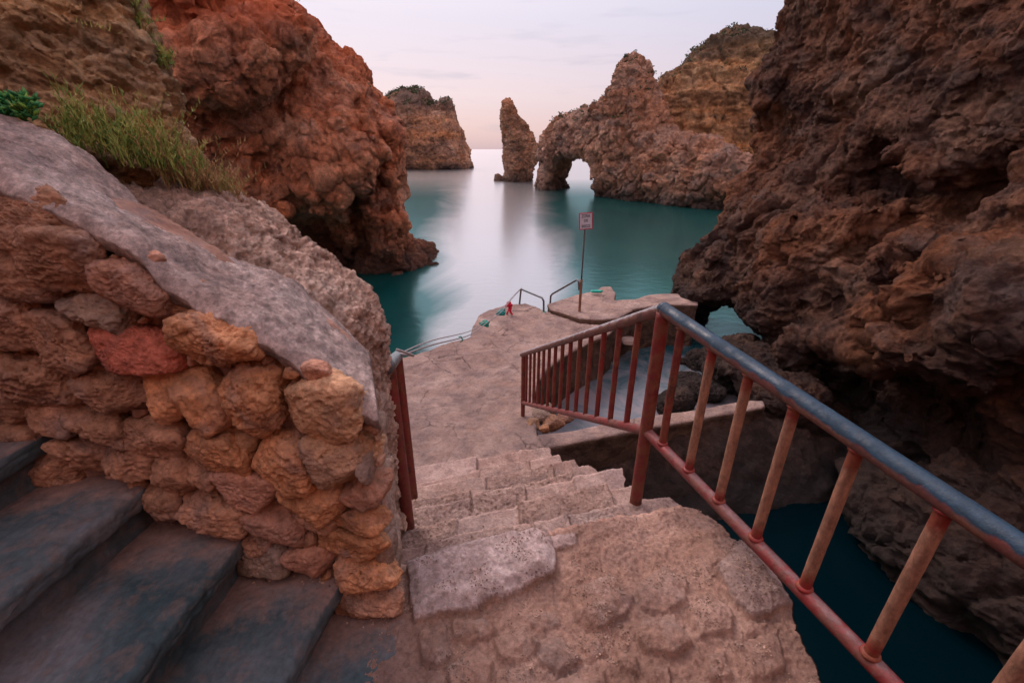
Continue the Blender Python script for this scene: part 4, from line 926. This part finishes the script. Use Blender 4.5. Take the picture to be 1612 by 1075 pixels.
def quay():
    t = NT('quay_stone', .9, .25)
    # flat weathered concrete on top, dark rough sides by height below the edge
    a = t.noise(1.6, 10, .65, .5); b = t.noise(40, 8, .7); c = t.noise(4, 9, .65, 0, vec=t.mapv((1, 1, 1), (2, 7, 1)))
    col = t.ramp(a, [(.3, (.24, .165, .15)), (.5, (.38, .27, .24)), (.7, (.54, .41, .37))])
    col = t.mix(t.ramp(c, [(.5, 0.), (.64, .55)]), col, (.22, .175, .18))
    col = t.mix(t.ramp(t.noise(2.4, 8, .7, 0, vec=t.mapv((1, 1, 1), (9, 9, 9))), [(.54, 0.), (.66, .6)]), col, (.46, .30, .24))
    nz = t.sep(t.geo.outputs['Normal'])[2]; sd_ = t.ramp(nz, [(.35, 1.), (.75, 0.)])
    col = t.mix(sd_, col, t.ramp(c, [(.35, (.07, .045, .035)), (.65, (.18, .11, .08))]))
    col = t.mix(.65, col, t.ramp(b, [(.25, .5), (.5, 1.), (.75, 1.4)]), 'MULTIPLY')
    n1 = t.bump(t.noise(5, 12, .7, .8), 1., .09); cr = t.vor(2.2, 'DISTANCE_TO_EDGE', vec=t.mapv((1, 1, 1))); 
    crk = t.vor(1.5, 'DISTANCE_TO_EDGE', vec=t.mix(.22, t.pos, t.noise(2.2, 6, .7, out='Color'), 'ADD'))
    cm = t.math('MULTIPLY', t.ramp(crk, [(.0, .8), (.013, 0.)]), t.ramp(t.noise(1.1, 3, .5), [(.45, 0.), (.6, 1.)]))
    col = t.mix(cm, col, (.12, .085, .075)); col = t.mix(t.ramp(t.noise(.9, 9, .7, 0, vec=t.mapv((1, 1, 1), (3, 6, 1))), [(.52, 0.), (.60, .5)]), col, (.20, .15, .145))
    n2 = t.bump(t.noise(45, 8, .75), .8, .014, n1); n2 = t.bump(t.math('SUBTRACT', 1., cm), .9, .02, n2); mat = t.done(col, n2)
    z = -3.42
    P = P2([(470, 640), (520, 600), (600, 573), (640, 561), (700, 543), (740, 530), (744, 512), (752, 498), (768, 488), (800, 479), (829, 478), (856, 488), (884, 498), (912, 507), (945, 512), (970, 517), (958, 527),
            (932, 537), (896, 556), (865, 578), (849, 598), (842, 625), (846, 655), (845, 690)], z)
    P += [(.45, 4.3), (.3, 3.9), (-1.6, 3.5), (-3., 5.)]
    V, F = slabmesh('quay', P, z, -5.0, mat, None, .030, .022, tiltf=lambda X, Y: .09*sstep(6.5, 4.2, Y))
    # foot worn hollows and broken skin
    N = normals(V, F); up = sstep(.7, .95, N[:, 2]); q = V*np.array([1, 1, 0], f32)
    F1, F2, I = worley(q+.2*np.stack([fbm(q, .5, 2), fbm(q, .5, 2, off=5), q[:, 2]], 1), .38, 4.); V[:, 2] -= up*.022*sstep(.30, .18, F1)*(_R[I & 255, 0] > .55)
    w = fbm(q, .9, 5, .62, off=3.); V[:, 2] += up*.05*(np.round(w*4)/4*.7+w*.3)+up*.02*fbm(q, .12, 3, .6, ridge=True)
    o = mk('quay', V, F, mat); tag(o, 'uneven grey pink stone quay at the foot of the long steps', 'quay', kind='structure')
    z = -3.30
    P = P2([(861, 478), (880, 472), (905, 464), (932, 458), (948, 453), (962, 453), (970, 460), (968, 472), (1000, 470), (1020, 463), (1052, 461), (1075, 462), (1100, 470), (1100, 480), (1046, 479), (1000, 486), (975, 500), (945, 503), (913, 501), (885, 492), (866, 487)], z)
    V, F = slabmesh('quay', P, z, -5.0, mat, None, .035, .018, tiltf=lambda X, Y: .10*sstep(1.9, 2.6, X)*sstep(10.6, 11.4, Y))
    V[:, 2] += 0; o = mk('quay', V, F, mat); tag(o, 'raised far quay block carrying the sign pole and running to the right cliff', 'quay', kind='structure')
    # pool retaining wall
    z = -3.38
    P = P2([(832, 690), (845, 683), (880, 680), (960, 664), (1010, 655), (1080, 646), (1140, 635), (1180, 629), (1203, 630), (1206, 640), (1180, 646), (1140, 652), (1080, 664), (1010, 676), (960, 686), (890, 700), (848, 708), (835, 702)], z)
    V, F = slabmesh('pool_wall', P, z, -5.0, mat, None, .026, .012)
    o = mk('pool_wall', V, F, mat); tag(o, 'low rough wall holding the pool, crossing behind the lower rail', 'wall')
    # rock under the pool wall, down to the gorge
    h = .06; lo = (.2, 3.2, -5.1); hi = (5.2, 7.6, -3.2); ax = grid(lo, hi, h); X, Y, Z = np.meshgrid(*ax, indexing='ij')
    yl = 4.75+.22*(X-.3); f = smax((yl-.15-(Y))*.8-(.30+.55*sstep(.8, 3., X))*(-3.55-Z), Y-(yl+.15), .1); f = smax(f, Z+3.55, .1).astype(f32)
    m = np.abs(f) < .5; p3 = np.stack([X[m], Y[m], Z[m]], 1); f[m] += .12*fbm(p3, .8, 3)+.10*fbm(p3, .3, 3, ridge=True)
    for a_ in (0, -1): f[a_] = 1; f[:, a_] = 1; f[:, :, a_] = 1
    V, F = nets(f, lo, h); V = polish(V, F); V = rockify(V, F, fine=.05, fines=.22)
    o = mk('rock_ledge', V, F, M['quay_side']); tag(o, 'dark rough ledge under the pool wall dropping into the gorge', 'rock ledge', kind='structure')
    # pool water
    t = NT('pool_water', .25, .5); a = t.noise(1.3, 9, .68, .8); x, y, zz = t.sep()
    e = t.math('ADD', t.math('MULTIPLY', t.math('SUBTRACT', y, 6.2), .16), t.math('MULTIPLY', t.math('SUBTRACT', a, .5), 2.4))
    col = t.ramp(e, [(.0, (.20, .18, .205)), (.35, (.10, .13, .16)), (.7, (.01, .06, .075))])
    t.b.inputs['Specular IOR Level'].default_value = .45; n = t.bump(t.noise(1.5, 3, .5), .2, .05)
    pm = t.done(col, n)
    W = [(.5, 4.9), (1.2, 5.1), (2.4, 5.3), (3.8, 5.6), (5.3, 6.), (5.6, 7.5), (5.3, 9.2), (5.0, 11.), (4.2, 11.3), (2.5, 10.8), (1.6, 9.0), (.4, 6.5)]
    V = [(x, y, WATER+.05) for x, y in W]; V.append((3., 7.8, WATER+.05)); F = [(i, (i+1) % 12, 12) for i in range(12)]
    o = mk('pool_water', V, F, pm); tag(o, 'misty grey blue water of the walled pool behind the railing', 'pool', kind='structure')
quay()
def on_quay(px, py, z=-3.42): return at_z(px, py, z)
def free_rocks():
    rs = np.random.RandomState(9)
    def rk(name, px, py, z, r, seed, mat, tint, label, cat='rock', group=None, rough=1., res=6):
        p = at_z(px, py, z); P, F = rock_shape(res, *r, seed, box=.3, rough=rough); P = P+p+np.array([0, 0, r[2]*.25])
        o = mk(name, P, F, mat, attrs={'tint': np.tile(tint, (len(P), 1))}); tag(o, label, cat, group)
    rk('boulder', 1160, 590, -4.25, (.75, .9, .55), 41, M['quay_side'], (.2, .14, .1), 'large weed covered boulder at the cliff side of the pool', rough=2.2)
    rk('boulder', 1105, 575, -4.35, (.35, .3, .22), 42, M['quay_side'], (.2, .14, .1), 'small dark wet boulder beyond the weed covered one in the pool', rough=2.2)
    rk('boulder', 1100, 622, -4.35, (.45, .35, .25), 43, M['quay_side'], (.2, .14, .1), 'broad flat brown rock in the pool near its wall', rough=2.)
    rk('boulder', 1060, 640, -4.3, (.3, .3, .3), 44, M['quay_side'], (.2, .14, .1), 'brown rock against the inside of the pool wall', rough=1.2)
    rk('boulder', 1215, 600, -3.9, (.6, .7, .5), 46, M['right'], (.2, .14, .1), 'rust brown boulder where the pool wall meets the cliff', rough=1.2)
    rk('boulder', 1235, 660, -3.9, (.6, .5, .6), 47, M['right'], (.2, .14, .1), 'dark boulder just below the end of the pool wall', rough=1.2)
    G = 'loose rubble at the corner of the quay'
    for k_, (px, py, r, lb, mt) in enumerate([(1085, 600, (.28, .22, .12), 'flat dark stone lapped by the pool mist', 'quay_side'), (1128, 612, (.3, .24, .2), 'grey brown stone between the boulders of the pool', 'quay_side'), (1150, 560, (.3, .3, .2), 'dark stone furthest back near the sea window', 'quay_side'),
            (1180, 618, (.32, .26, .26), 'tan lump of rock leaning on the end of the pool wall', 'arch'), (1120, 585, (.25, .2, .13), 'low blackish stone in the middle of the pool rocks', 'quay_side'), (1075, 570, (.16, .13, .07), 'tiny stone alone in the open pool', 'quay_side')]):
        rk('pool_rock', px, py, -4.34, r, 80+k_, M[mt], (.2, .14, .1), lb, 'rock', 'rocks in the walled pool', rough=2.2)
    for i, (px, py, r, tn, lb) in enumerate([(850, 658, (.16, .13, .10), 3, 'grey rubble block right beside the far rail post'), (872, 668, (.15, .12, .09), 0, 'brown rubble block against the pool wall end'), (838, 672, (.09, .09, .08), 4, 'small tan rubble stone below the far rail post'),
                                         (862, 648, (.10, .09, .09), 3, 'grey stone at the back of the rubble corner'), (890, 660, (.13, .10, .07), 5, 'reddish rubble stone lowest on the pool side'), (856, 676, (.07, .07, .05), 1, 'orange pebble sized stone in front of the rubble blocks')]):
        rk('rubble_stone', px, py, -3.42, r, 60+i, M['stone'], [c*.62 for c in TINT[tn]], lb, 'stone', G, res=5)
    # round mooring block in the pool
    p = at_z(992, 540, -3.95)
    V, F = rock_shape(5, .2, .2, .06, 5, box=.2, rough=.3); o = mk('mooring_block', V+p+np.array([0, 0, .05]), F, M['quay']); tag(o, 'small round pale block by the quay edge seen between the balusters', 'stone block')
free_rocks()
# ================================================================== TUBES / RAILINGS
def tube(pts, r, n=18, sub=.03, cap=True, wob=.0, seed=0):
    pts = [np.array(p, float) for p in pts]; path = [pts[0]]
    for a, b in zip(pts[:-1], pts[1:]):
        k = max(1, int(np.linalg.norm(b-a)/sub))
        for i in range(1, k+1): path.append(a+(b-a)*i/k)
    path = np.array(path); T = np.gradient(path, axis=0); T /= np.linalg.norm(T, axis=1)[:, None]
    up = np.array([0, 0, 1.]) if abs(T[0, 2]) < .9 else np.array([1., 0, 0]); A = np.cross(T, up); A /= np.linalg.norm(A, axis=1)[:, None]; B = np.cross(T, A)
    ang = np.linspace(0, 2*math.pi, n, endpoint=False); V = path[:, None]+r*(np.cos(ang)[None, :, None]*A[:, None]+np.sin(ang)[None, :, None]*B[:, None])
    m = len(path); V = V.reshape(-1, 3)
    if wob: 
        c = np.repeat(path, n, 0); dirv = (V-c)/r; V = c+dirv*(r+wob*fbm(V, r*1.5, 3, off=seed)[:, None])
    F = [(i*n+k, i*n+(k+1) % n, (i+1)*n+(k+1) % n, (i+1)*n+k) for i in range(m-1) for k in range(n)]
    if cap: F.append(tuple(range(n))[::-1]); F.append(tuple((m-1)*n+k for k in range(n)))
    F = [f[::-1] for f in F]
    return V, F
def merge(lst):
    V = []; F = []; n = 0
    for v, f in lst: V.append(np.asarray(v)); F += [tuple(int(i)+n for i in q) for q in f]; n += len(v)
    return np.concatenate(V), F
def uvsphere(c, r, sc=(1, 1, 1), n=16, m=10):
    V = []; F = []
    for i in range(m+1):
        for k in range(n):
            a = math.pi*i/m; b = 2*math.pi*k/n; V.append((c[0]+r*sc[0]*math.sin(a)*math.cos(b), c[1]+r*sc[1]*math.sin(a)*math.sin(b), c[2]+r*sc[2]*math.cos(a)))
    for i in range(m):
        for k in range(n): F.append((i*n+k, (i+1)*n+k, (i+1)*n+(k+1) % n, i*n+(k+1) % n))
    return np.array(V), F
def railing():
    base = at_z(1002, 780, -1.70); P = base[:2]; zt = at_y(1029, 487, P[1])[2]; zb = at_y(1012, 678, P[1])[2]
    fb = at_z(823, 660, -3.40); Q = fb[:2]; qt = at_y(818, 558, Q[1])[2]; qb = at_y(823, 634, Q[1])[2]
    E = np.array([1.005, .78]); et = -.9500*.78; eb = -1.690*.78
    root = empty('railing', (P[0], P[1], -1.70), 'long red and blue painted pipe railing down the right side of the steps', 'railing')
    def at(s, lo=True): p = P+(E-P)*s; return p, zt+(et-zt)*s, zb+(eb-zb)*s
    v, f = tube([(P[0], P[1], -1.80), (P[0], P[1], zt-.01)], .031, 22, .03, wob=.0012); o = mk('post', v, f, M['red'], root); o['label'] = 'thick corner post'
    v, f = tube([(Q[0], Q[1], -3.5), (Q[0], Q[1], qt)], .028, 18, .05, wob=.001); mk('post', v, f, M['red'], root)
    p, t_, b_ = at(1.75)
    v, f = merge([tube([(P[0], P[1], zt), (p[0], p[1], t_)], .0305, 28, .02, wob=.0012), uvsphere((P[0], P[1], zt), .032)]); mk('handrail', v, f, M['hand'], root)
    v, f = tube([(Q[0]-.02, Q[1]+.06, qt-.03), (P[0], P[1], zt)], .0285, 22, .03, wob=.001); mk('handrail', v, f, M['handf'], root)
    v, f = tube([(P[0], P[1], zb), (p[0], p[1], b_)], .0255, 24, .02, wob=.0012); mk('bottom_rail', v, f, M['rail'], root)
    v, f = tube([(Q[0], Q[1], qb), (P[0], P[1], zb)], .025, 20, .03, wob=.001); mk('bottom_rail', v, f, M['rail'], root)
    for i, s in enumerate([.119, .291, .458, .629, .812, 1.004, 1.20]):
        q, a, b = at(s); v, f = merge([tube([(q[0], q[1], b), (q[0], q[1], a)], .0175, 18, .02, wob=.001, seed=i), uvsphere((q[0], q[1], b+.022), .026, (1, 1, .5)), uvsphere((q[0], q[1], a-.026), .024, (1, 1, .45))])
        mk('baluster', v, f, M['red'] if i == 0 else M['tan'], root)
    n = 15
    for i in range(1, n):
        s = i/n; q = P+(Q-P)*s; a = zt+(qt-zt)*s; b = zb+(qb-zb)*s
        v, f = tube([(q[0], q[1], b), (q[0], q[1], a)], .0165, 14, .04, wob=.001, seed=i); mk('baluster', v, f, M['red'], root)
    # left short rail
    a0 = at_z(642, 818, -1.93); A = a0[:2]; at_ = at_y(614, 573, A[1])[2]; B = at_z(649, 755, -2.42)[:2]; bt = at_y(629, 562, B[1])[2]
    root = empty('railing', (A[0], A[1], -1.93), 'short dark red two post rail beside the end of the rubble wall', 'railing')
    for (p, z0, z1, r) in ((A, -2.0, at_, .034), (B, -2.6, bt, .03)):
        v, f = tube([(p[0], p[1], z0), (p[0], p[1], z1)], r, 22, .03, wob=.001); mk('post', v, f, M['red'], root)
    d = (B-A); v, f = tube([(A[0]-d[0]*.06, A[1]-d[1]*.06, at_+.012), (B[0]+d[0]*.03, B[1]+d[1]*.03, bt)], .036, 24, .02, wob=.001); mk('handrail', v, f, M['blue'], root)
    return A, B, at_, bt
LA, LB, LAT, LBT = railing()
# ================================================================== SIGN, HAND LOOPS, ROPE
def sign():
    b = at_z(912, 491, -3.31); Y = b[1]; t = at_y(921, 350, Y); root = empty('signpost', (b[0], b[1], -3.31), 'small white sign with red border on a thin pole at the quay edge', 'sign')
    z0 = -3.38; zt = at_y(921, 337, Y)[2]; zk = at_y(915, 440, Y)[2]
    v, f = tube([(b[0], b[1], z0), (b[0], b[1], zk)], .030, 12, .08); o = mk('pole', v, f, M['rusty'], root); o['label'] = 'thick rusty lower pole'
    v, f = tube([(b[0], b[1], zk), (b[0], b[1], zt)], .017, 10, .08); mk('pole', v, f, M['blue'], root)
    c = at_y(922, 348, Y); s = np.linalg.norm(c)/FL*1.02; w, h = 21*s*.95, 24*s
    ang = math.radians(-4); R = np.array([[math.cos(ang), 0, math.sin(ang)], [0, 1, 0], [-math.sin(ang), 0, math.cos(ang)]])
    lean = .0
    def plate(w, h, y0, y1):
        V = np.array([[sx*w/2, y, sz*h/2] for y in (y0, y1) for sx, sz in ((-1, -1), (1, -1), (1, 1), (-1, 1))]); V = V@R.T+np.array([c[0], Y-.03, c[2]])
        return V, [(0, 1, 2, 3), (7, 6, 5, 4), (0, 4, 5, 1), (1, 5, 6, 2), (2, 6, 7, 3), (3, 7, 4, 0)]
    v, f = plate(w, h, 0, .008); o = mk('sign_board', v, f, M['sign_red'], root, smooth=False)
    v, f = plate(w*.88, h*.90, -.003, .0); p = mk('sign_face', v, f, M['sign_white'], o, smooth=False)
    lines = (('ZONA', .30, .27), ('DE', .03, .22), ('BARCOS', -.30, .25))
    for txt, dz, sz in lines:
        cu = bpy.data.curves.new('lettering', 'FONT'); cu.body = txt; cu.align_x = 'CENTER'; cu.align_y = 'CENTER'; cu.size = h*sz; cu.extrude = .0008; cu.offset = .0018
        to = bpy.data.objects.new('tmp', cu); C.objects.link(to); dg = bpy.context.evaluated_depsgraph_get(); me = bpy.data.meshes.new_from_object(to.evaluated_get(dg)); bpy.data.objects.remove(to)
        V = np.array([v_.co[:] for v_ in me.vertices]); 
        wd = np.ptp(V[:, 0]); tw = w*(.62 if txt != 'DE' else .3); V[:, 0] *= min(1.3, tw/wd)
        V3 = np.stack([V[:, 0], -.0045+V[:, 2]*.5, V[:, 1]+dz*h], 1)@R.T+np.array([c[0], Y-.03, c[2]]); F = [tuple(q.vertices) for q in me.polygons]
        mk('lettering', V3, F, M['ink'], o, smooth=False)
sign()
def loops():
    def loop(pa, pk, pb, z, label, wire):
        a = at_z(pa[0], pa[1], z); b = at_z(pb[0], pb[1], z); root = empty('grab_rail', a, label, 'grab rail', 'bent pipe grab rails at the quay edge')
        return a, b, root
    z = -3.42
    a = at_z(817, 480, z); at = at_y(820, 455, a[1]); b = at_z(856, 492, z); bt = at_y(856, 470, b[1])
    root = empty('grab_rail', a, 'bent pipe grab rail tied with the rope end on the left of the ladder gap', 'grab rail', 'bent pipe grab rails at the quay edge')
    r = .022
    v, f = tube([a-[0, 0, .1], (at[0]-.0, at[1], at[2]-.04), at, at+(bt-at)*.06, at+(bt-at)*.93, bt-[0, 0, .06], b-[0, 0, .1]], r, 10, .05); mk('pipe', v, f, M['blue'], root)
    v, f = uvsphere(b, .07, (1, 1, .35)); mk('base_plate', v, f, M['ribbon_green'], root)
    z = -3.31; a = at_z(866, 476, z); at = at_y(867, 466, a[1]); b = at_z(912, 490, z); bt = at_y(911, 441, b[1])
    root = empty('grab_rail', a, 'bent pipe grab rail running up to the sign pole on the far block', 'grab rail', 'bent pipe grab rails at the quay edge')
    v, f = tube([a-[0, 0, .1], at, at+(bt-at)*.06+[0, 0, .03], at+(bt-at)*.94+[0, 0, .03], bt-[0, 0, .03], b+[-.04, -.02, .5]], r, 10, .05); mk('pipe', v, f, M['blue'], root)
    # rope from left rail to first grab rail
    g = np.array(at_y(820, 455, at_z(817, 480, -3.42)[1])); s = np.array([LB[0], LB[1], LBT+.03])
    s2 = np.array([LA[0]+.02, LA[1]+.1, LAT]); 
    via = [(632, 560), (680, 543), (740, 527), (768, 507), (790, 490), (806, 470), (820, 455)]
    Ys = np.interp(np.linspace(0, 1, 7), [0, 1], [LB[1], g[1]]); Ys = [LB[1]+.02, 3.9, 6.0, 7.4, 8.5, 9.2, g[1]]
    pts = [at_y(x, y, Yv) for (x, y), Yv in zip(via, Ys)]
    def smooth(p, k=8):
        out = []; p = [p[0]]+list(p)+[p[-1]]
        for i in range(1, len(p)-2):
            for j in range(k):
                t = j/k; a, b, c, d = p[i-1], p[i], p[i+1], p[i+2]
                out.append(.5*((2*b)+(-a+c)*t+(2*a-5*b+4*c-d)*t*t+(-a+3*b-3*c+d)*t**3))
        out.append(p[-2]); return out
    ps = smooth(pts); ps2 = [p+np.array([.02, .0, .045*math.sin(math.pi*i/(len(ps)-1)*1.0)+.03]) for i, p in enumerate(ps)]
    root = empty('rope', s, 'thin grey rope strung from the left rail to the bent pipe on the quay', 'rope')
    v, f = merge([tube(ps, .008, 8, .1), tube(ps2, .006, 8, .1)]); mk('strand', v, f, M['rope'], root)
    v, f = tube([s2+[0, 0, .03], s2+[.03, .05, -.01], s2+[.05, .12, -.06], s+[0, 0, 0]], .007, 8, .02); mk('strand', v, f, M['rope'], root)
    kn = []
    for i in range(5): kn.append(uvsphere(s+np.array([random.uniform(-.03, .03), random.uniform(-.03, .03), random.uniform(-.05, .03)]), .02, (1.3, .8, .7), 8, 6))
    v, f = merge(kn); mk('knot', v, f, M['ribbon_green'], root)
    i0 = 13; tw = [tube([ps[i0]+[0, 0, .02], ps[i0]+[.03, 0, .03], ps[i0]+[.05, 0, -.02], ps[i0]+[.02, 0, -.05]], .008, 6, .01)]; v, f = merge(tw); mk('knot', v, f, M['ribbon_green'], root)
    def cloth(px, py, Yv, hang, w, mat, label, tails=3):
        c = at_y(px, py, Yv); rs = np.random.RandomState(int(px)); parts = []
        for k in range(7):
            P, F = rock_shape(3, w*.5, w*.3, w*.35, int(px)+k, box=.2, rough=1.5); parts.append((P+c+rs.normal(size=3)*w*.28, [tuple(q) for q in F]))
        for k in range(tails):
            n = 12; V = []; F = []; x0 = rs.uniform(-w*.3, w*.3); sw = rs.uniform(-.08, .08)
            for j in range(n):
                t = j/(n-1); wd = w*.28*(1-.3*t); cx = c[0]+x0+sw*t+.02*math.sin(6*t+k); cy = c[1]+.03*math.cos(5*t+k*2)
                V += [(cx-wd, cy-.02*k, c[2]-hang*t), (cx+wd, cy-.02*k+.02*math.sin(9*t), c[2]-hang*t+.01)]
            for j in range(n-1): F.append((2*j, 2*j+1, 2*j+3, 2*j+2))
            parts.append((np.array(V), F))
        v, f = merge(parts); o = mk('ribbon', v, f, mat); tag(o, label, 'ribbon', 'cloth scraps tied on the rope')
    cloth(801, 479, 9.3, .30, .09, M['ribbon_red'], 'red cloth scrap tied high on the rope with hanging tails')
    cloth(789, 492, 8.7, .06, .11, M['ribbon_teal'], 'green blue cloth scrap on the rope just below the red one', 1)
    cloth(765, 509, 7.6, .04, .10, M['ribbon_green'], 'turquoise cloth scrap lowest on the rope', 0)
    # green scraps on the far block
    p = at_z(940, 459, -3.22); P, F = rock_shape(4, .16, .06, .03, 8, rough=1.5); o = mk('net_scrap', P+p, F, M['ribbon_green']); tag(o, 'scrap of green netting lying on the far quay block', 'netting')
loops()
# ================================================================== PLANTS, DEBRIS
def stem_plant(name, anchors, n, hgt, mat, label, seed, spread=.08, leaflets=16, thick=.0017, droop=0.):
    rs = np.random.RandomState(seed); V = []; F = []; R = []; T = []
    def strip(path, r, rn):
        k0 = len(V); n3 = 3
        for i, p in enumerate(path):
            rr = r*(1-.75*i/(len(path)-1))
            for a in range(n3): an = 2*math.pi*a/n3; V.append((p[0]+rr*math.cos(an), p[1]+rr*math.sin(an), p[2])); R.append(rn); T.append(i/(len(path)-1))
        for i in range(len(path)-1):
            for a in range(n3): F.append((k0+i*n3+a, k0+i*n3+(a+1) % n3, k0+(i+1)*n3+(a+1) % n3, k0+(i+1)*n3+a))
    for _ in range(n):
        t = rs.rand()*(len(anchors)-1); i = int(t); c = np.array(anchors[i])*(1-t+i)+np.array(anchors[min(i+1, len(anchors)-1)])*(t-i)
        c = c+rs.normal(size=3)*spread*np.array([1, .8, .15]); h = hgt*rs.uniform(.3, 1.3)*(.35+1.3*_R[(int(c[0]*28)*7+int(c[1]*20)) & 255, 0]); dr = rs.normal(size=2)*.55; rn = rs.rand()
        path = []
        for j in range(7):
            u = j/6; path.append(c+np.array([dr[0]*h*u*u+rs.normal()*.004*u, dr[1]*h*u*u-.15*h*u-droop*h*u*u, h*u-droop*h*u*u*1.2]))
        strip(path, thick, rn)
        for _l in range(leaflets):
            u = rs.uniform(.15, 1); j = min(5, int(u*6)); b = path[j]*(1-(u*6-j))+path[j+1]*(u*6-j); dv = np.array([rs.normal(), rs.normal(), abs(rs.normal())+.9]); dv /= np.linalg.norm(dv); ll = rs.uniform(.008, .022)
            strip([b, b+dv*ll*.5, b+dv*ll+np.array([0, 0, .004])], thick*.95, rn)
    o = mk(name, np.array(V), np.array(F), mat, attrs={'rnd': np.array(R), 'tip': np.array(T)}); tag(o, label, 'plant', 'wild plants on the bank'); return o
def plants():
    A = lambda px, py, Y: at_y(px, py, Y)
    stem_plant('samphire_bush', [A(118, 222, 1.45), A(160, 235, 1.48), A(205, 250, 1.5)], 115, .11, M['leaf'], 'fresh green feathery bush at the left end of the plants above the plaster', 1, .035)
    stem_plant('samphire_bush', [A(215, 262, 1.52), A(255, 262, 1.58), A(300, 275, 1.65)], 115, .11, M['leaf'], 'yellow green feathery bush in the middle of the plant row', 2, .035)
    stem_plant('samphire_bush', [A(270, 285, 1.60), A(310, 295, 1.66), A(345, 308, 1.72)], 140, .12, M['leafdry'], 'reddish drying bush above the pitted boulder', 3, .04)
    stem_plant('samphire_bush', [A(340, 312, 1.75), A(358, 322, 1.8), A(372, 330, 1.8)], 90, .08, M['leafdry'], 'smallest dry tuft at the right end of the plant row', 4, .025)
    stem_plant('trailing_plant', [A(238, 82, 2.0), A(252, 98, 2.0), A(262, 112, 1.98)], 60, .10, M['leaf'], 'yellow green trailing plant on the edge of the earth bank', 5, .02, droop=.6)
    stem_plant('trailing_plant', [A(200, 28, 1.95), A(215, 45, 1.95), A(228, 52, 1.95)], 40, .08, M['leaf'], 'small green sprig near the top edge of the bank', 6, .015, droop=.4)
    # succulent
    rs = np.random.RandomState(8); V = []; F = []; R = []
    for _ in range(420):
        px = rs.uniform(-15, 58); c = A(px, 178+rs.uniform(-26, 10)+abs(px-20)*.15, 1.36+rs.uniform(-.03, .06)); d = rs.normal(size=3); d[2] = abs(d[2])+.2; d[1] -= .4; d /= np.linalg.norm(d); s = np.cross(d, rs.normal(size=3)); s /= np.linalg.norm(s); l = rs.uniform(.018, .034); w = l*.2; up = np.cross(d, s); k = len(V)
        V += [c, c+d*l*.5+s*w, c+d*l, c+d*l*.5-s*w, c+d*l*.5+up*w*.7, c+d*l*.5-up*w*.7]; rn = rs.rand(); R += [rn]*6
        F += [(k, k+1, k+4), (k+1, k+2, k+4), (k+2, k+3, k+4), (k+3, k, k+4), (k+1, k, k+5), (k+2, k+1, k+5), (k+3, k+2, k+5), (k, k+3, k+5)]
    o = mk('succulent', np.array(V), np.array(F), M['succ'], attrs={'rnd': np.array(R), 'tip': np.zeros(len(R))}); tag(o, 'dark green fleshy succulent at the far left edge above the plaster', 'plant', 'wild plants on the bank')
plants()
def debris():
    rs = np.random.RandomState(12); VV = []; FF = []; TT = []; n = 0; IV, IF = ICO[3]; 
    bm = bmesh.new(); bmesh.ops.create_icosphere(bm, subdivisions=2, radius=1.); IV = np.array([v.co[:] for v in bm.verts]); IF = np.array([[v.index for v in f.verts] for f in bm.faces]); bm.free()
    idx = np.where((STV[:, 1] < 4.3))[0]
    pts = []
    land = STV[(STV[:, 1] < 1.35) & (STV[:, 1] > .5)]; 
    w = fbm(land, .12, 3, off=30.); land = land[w > .15]
    pts += [(p, rs.uniform(.001, .003)) for p in land[rs.choice(len(land), 3200)]]
    st = STV[(STV[:, 1] > 1.35) & (STV[:, 1] < 4.2)]; pts += [(p, rs.uniform(.0015, .004)) for p in st[rs.choice(len(st), 900)]]
    # grit swept to the wall on the left steps
    for (px, py, z, sx, sy, k) in [(440, 905, -1.28, 40, 12, 60), (500, 915, -1.28, 30, 10, 30), (290, 818, -1.11, 40, 9, 80), (340, 835, -1.11, 25, 8, 30), (150, 735, -.94, 55, 9, 90), (200, 755, -.94, 20, 10, 30), (600, 985, -1.44, 30, 20, 30), (20, 655, -.77, 30, 5, 20)]:
        for _ in range(k): p = at_z(px+rs.normal()*sx*.5, py+rs.normal()*sy*.6, z); pts.append((p, rs.uniform(.0012, .0045)))
    for p, r in pts:
        s = r*rs.uniform(.6, 1.3, 3); V = IV*s*(1+.2*rs.normal(size=(len(IV), 1))); VV.append(V+p+np.array([0, 0, r*.4])); FF.append(IF+n); n += len(IV); TT.append(np.tile(np.array((.42, .30, .24))*rs.uniform(.45, 1.3), (len(IV), 1)))
    o = mk('gravel', np.concatenate(VV), np.concatenate(FF), M['stone'], attrs={'tint': np.concatenate(TT)}, smooth=False); tag(o, 'loose grit and tiny stone crumbs scattered over steps and landing', 'gravel', kind='stuff')
    p = at_z(66, 737, -.93); P, F = rock_shape(4, .013, .010, .004, 3, rough=.8); o = mk('plastic_scrap', P+p+np.array([0, 0, .004]), F, M['ribbon_green']); tag(o, 'tiny green plastic scrap on the dark slab by the wall', 'litter')
    p = at_z(178, 750, -.93); P, F = rock_shape(4, .016, .012, .007, 4, rough=.8); o = mk('stone_chip', P+p+np.array([0, 0, .005]), F, M['stone'], attrs={'tint': np.tile(TINT[5], (len(P), 1))}); tag(o, 'pinkish brick chip on the dark slab near the wall', 'stone chip')
debris()
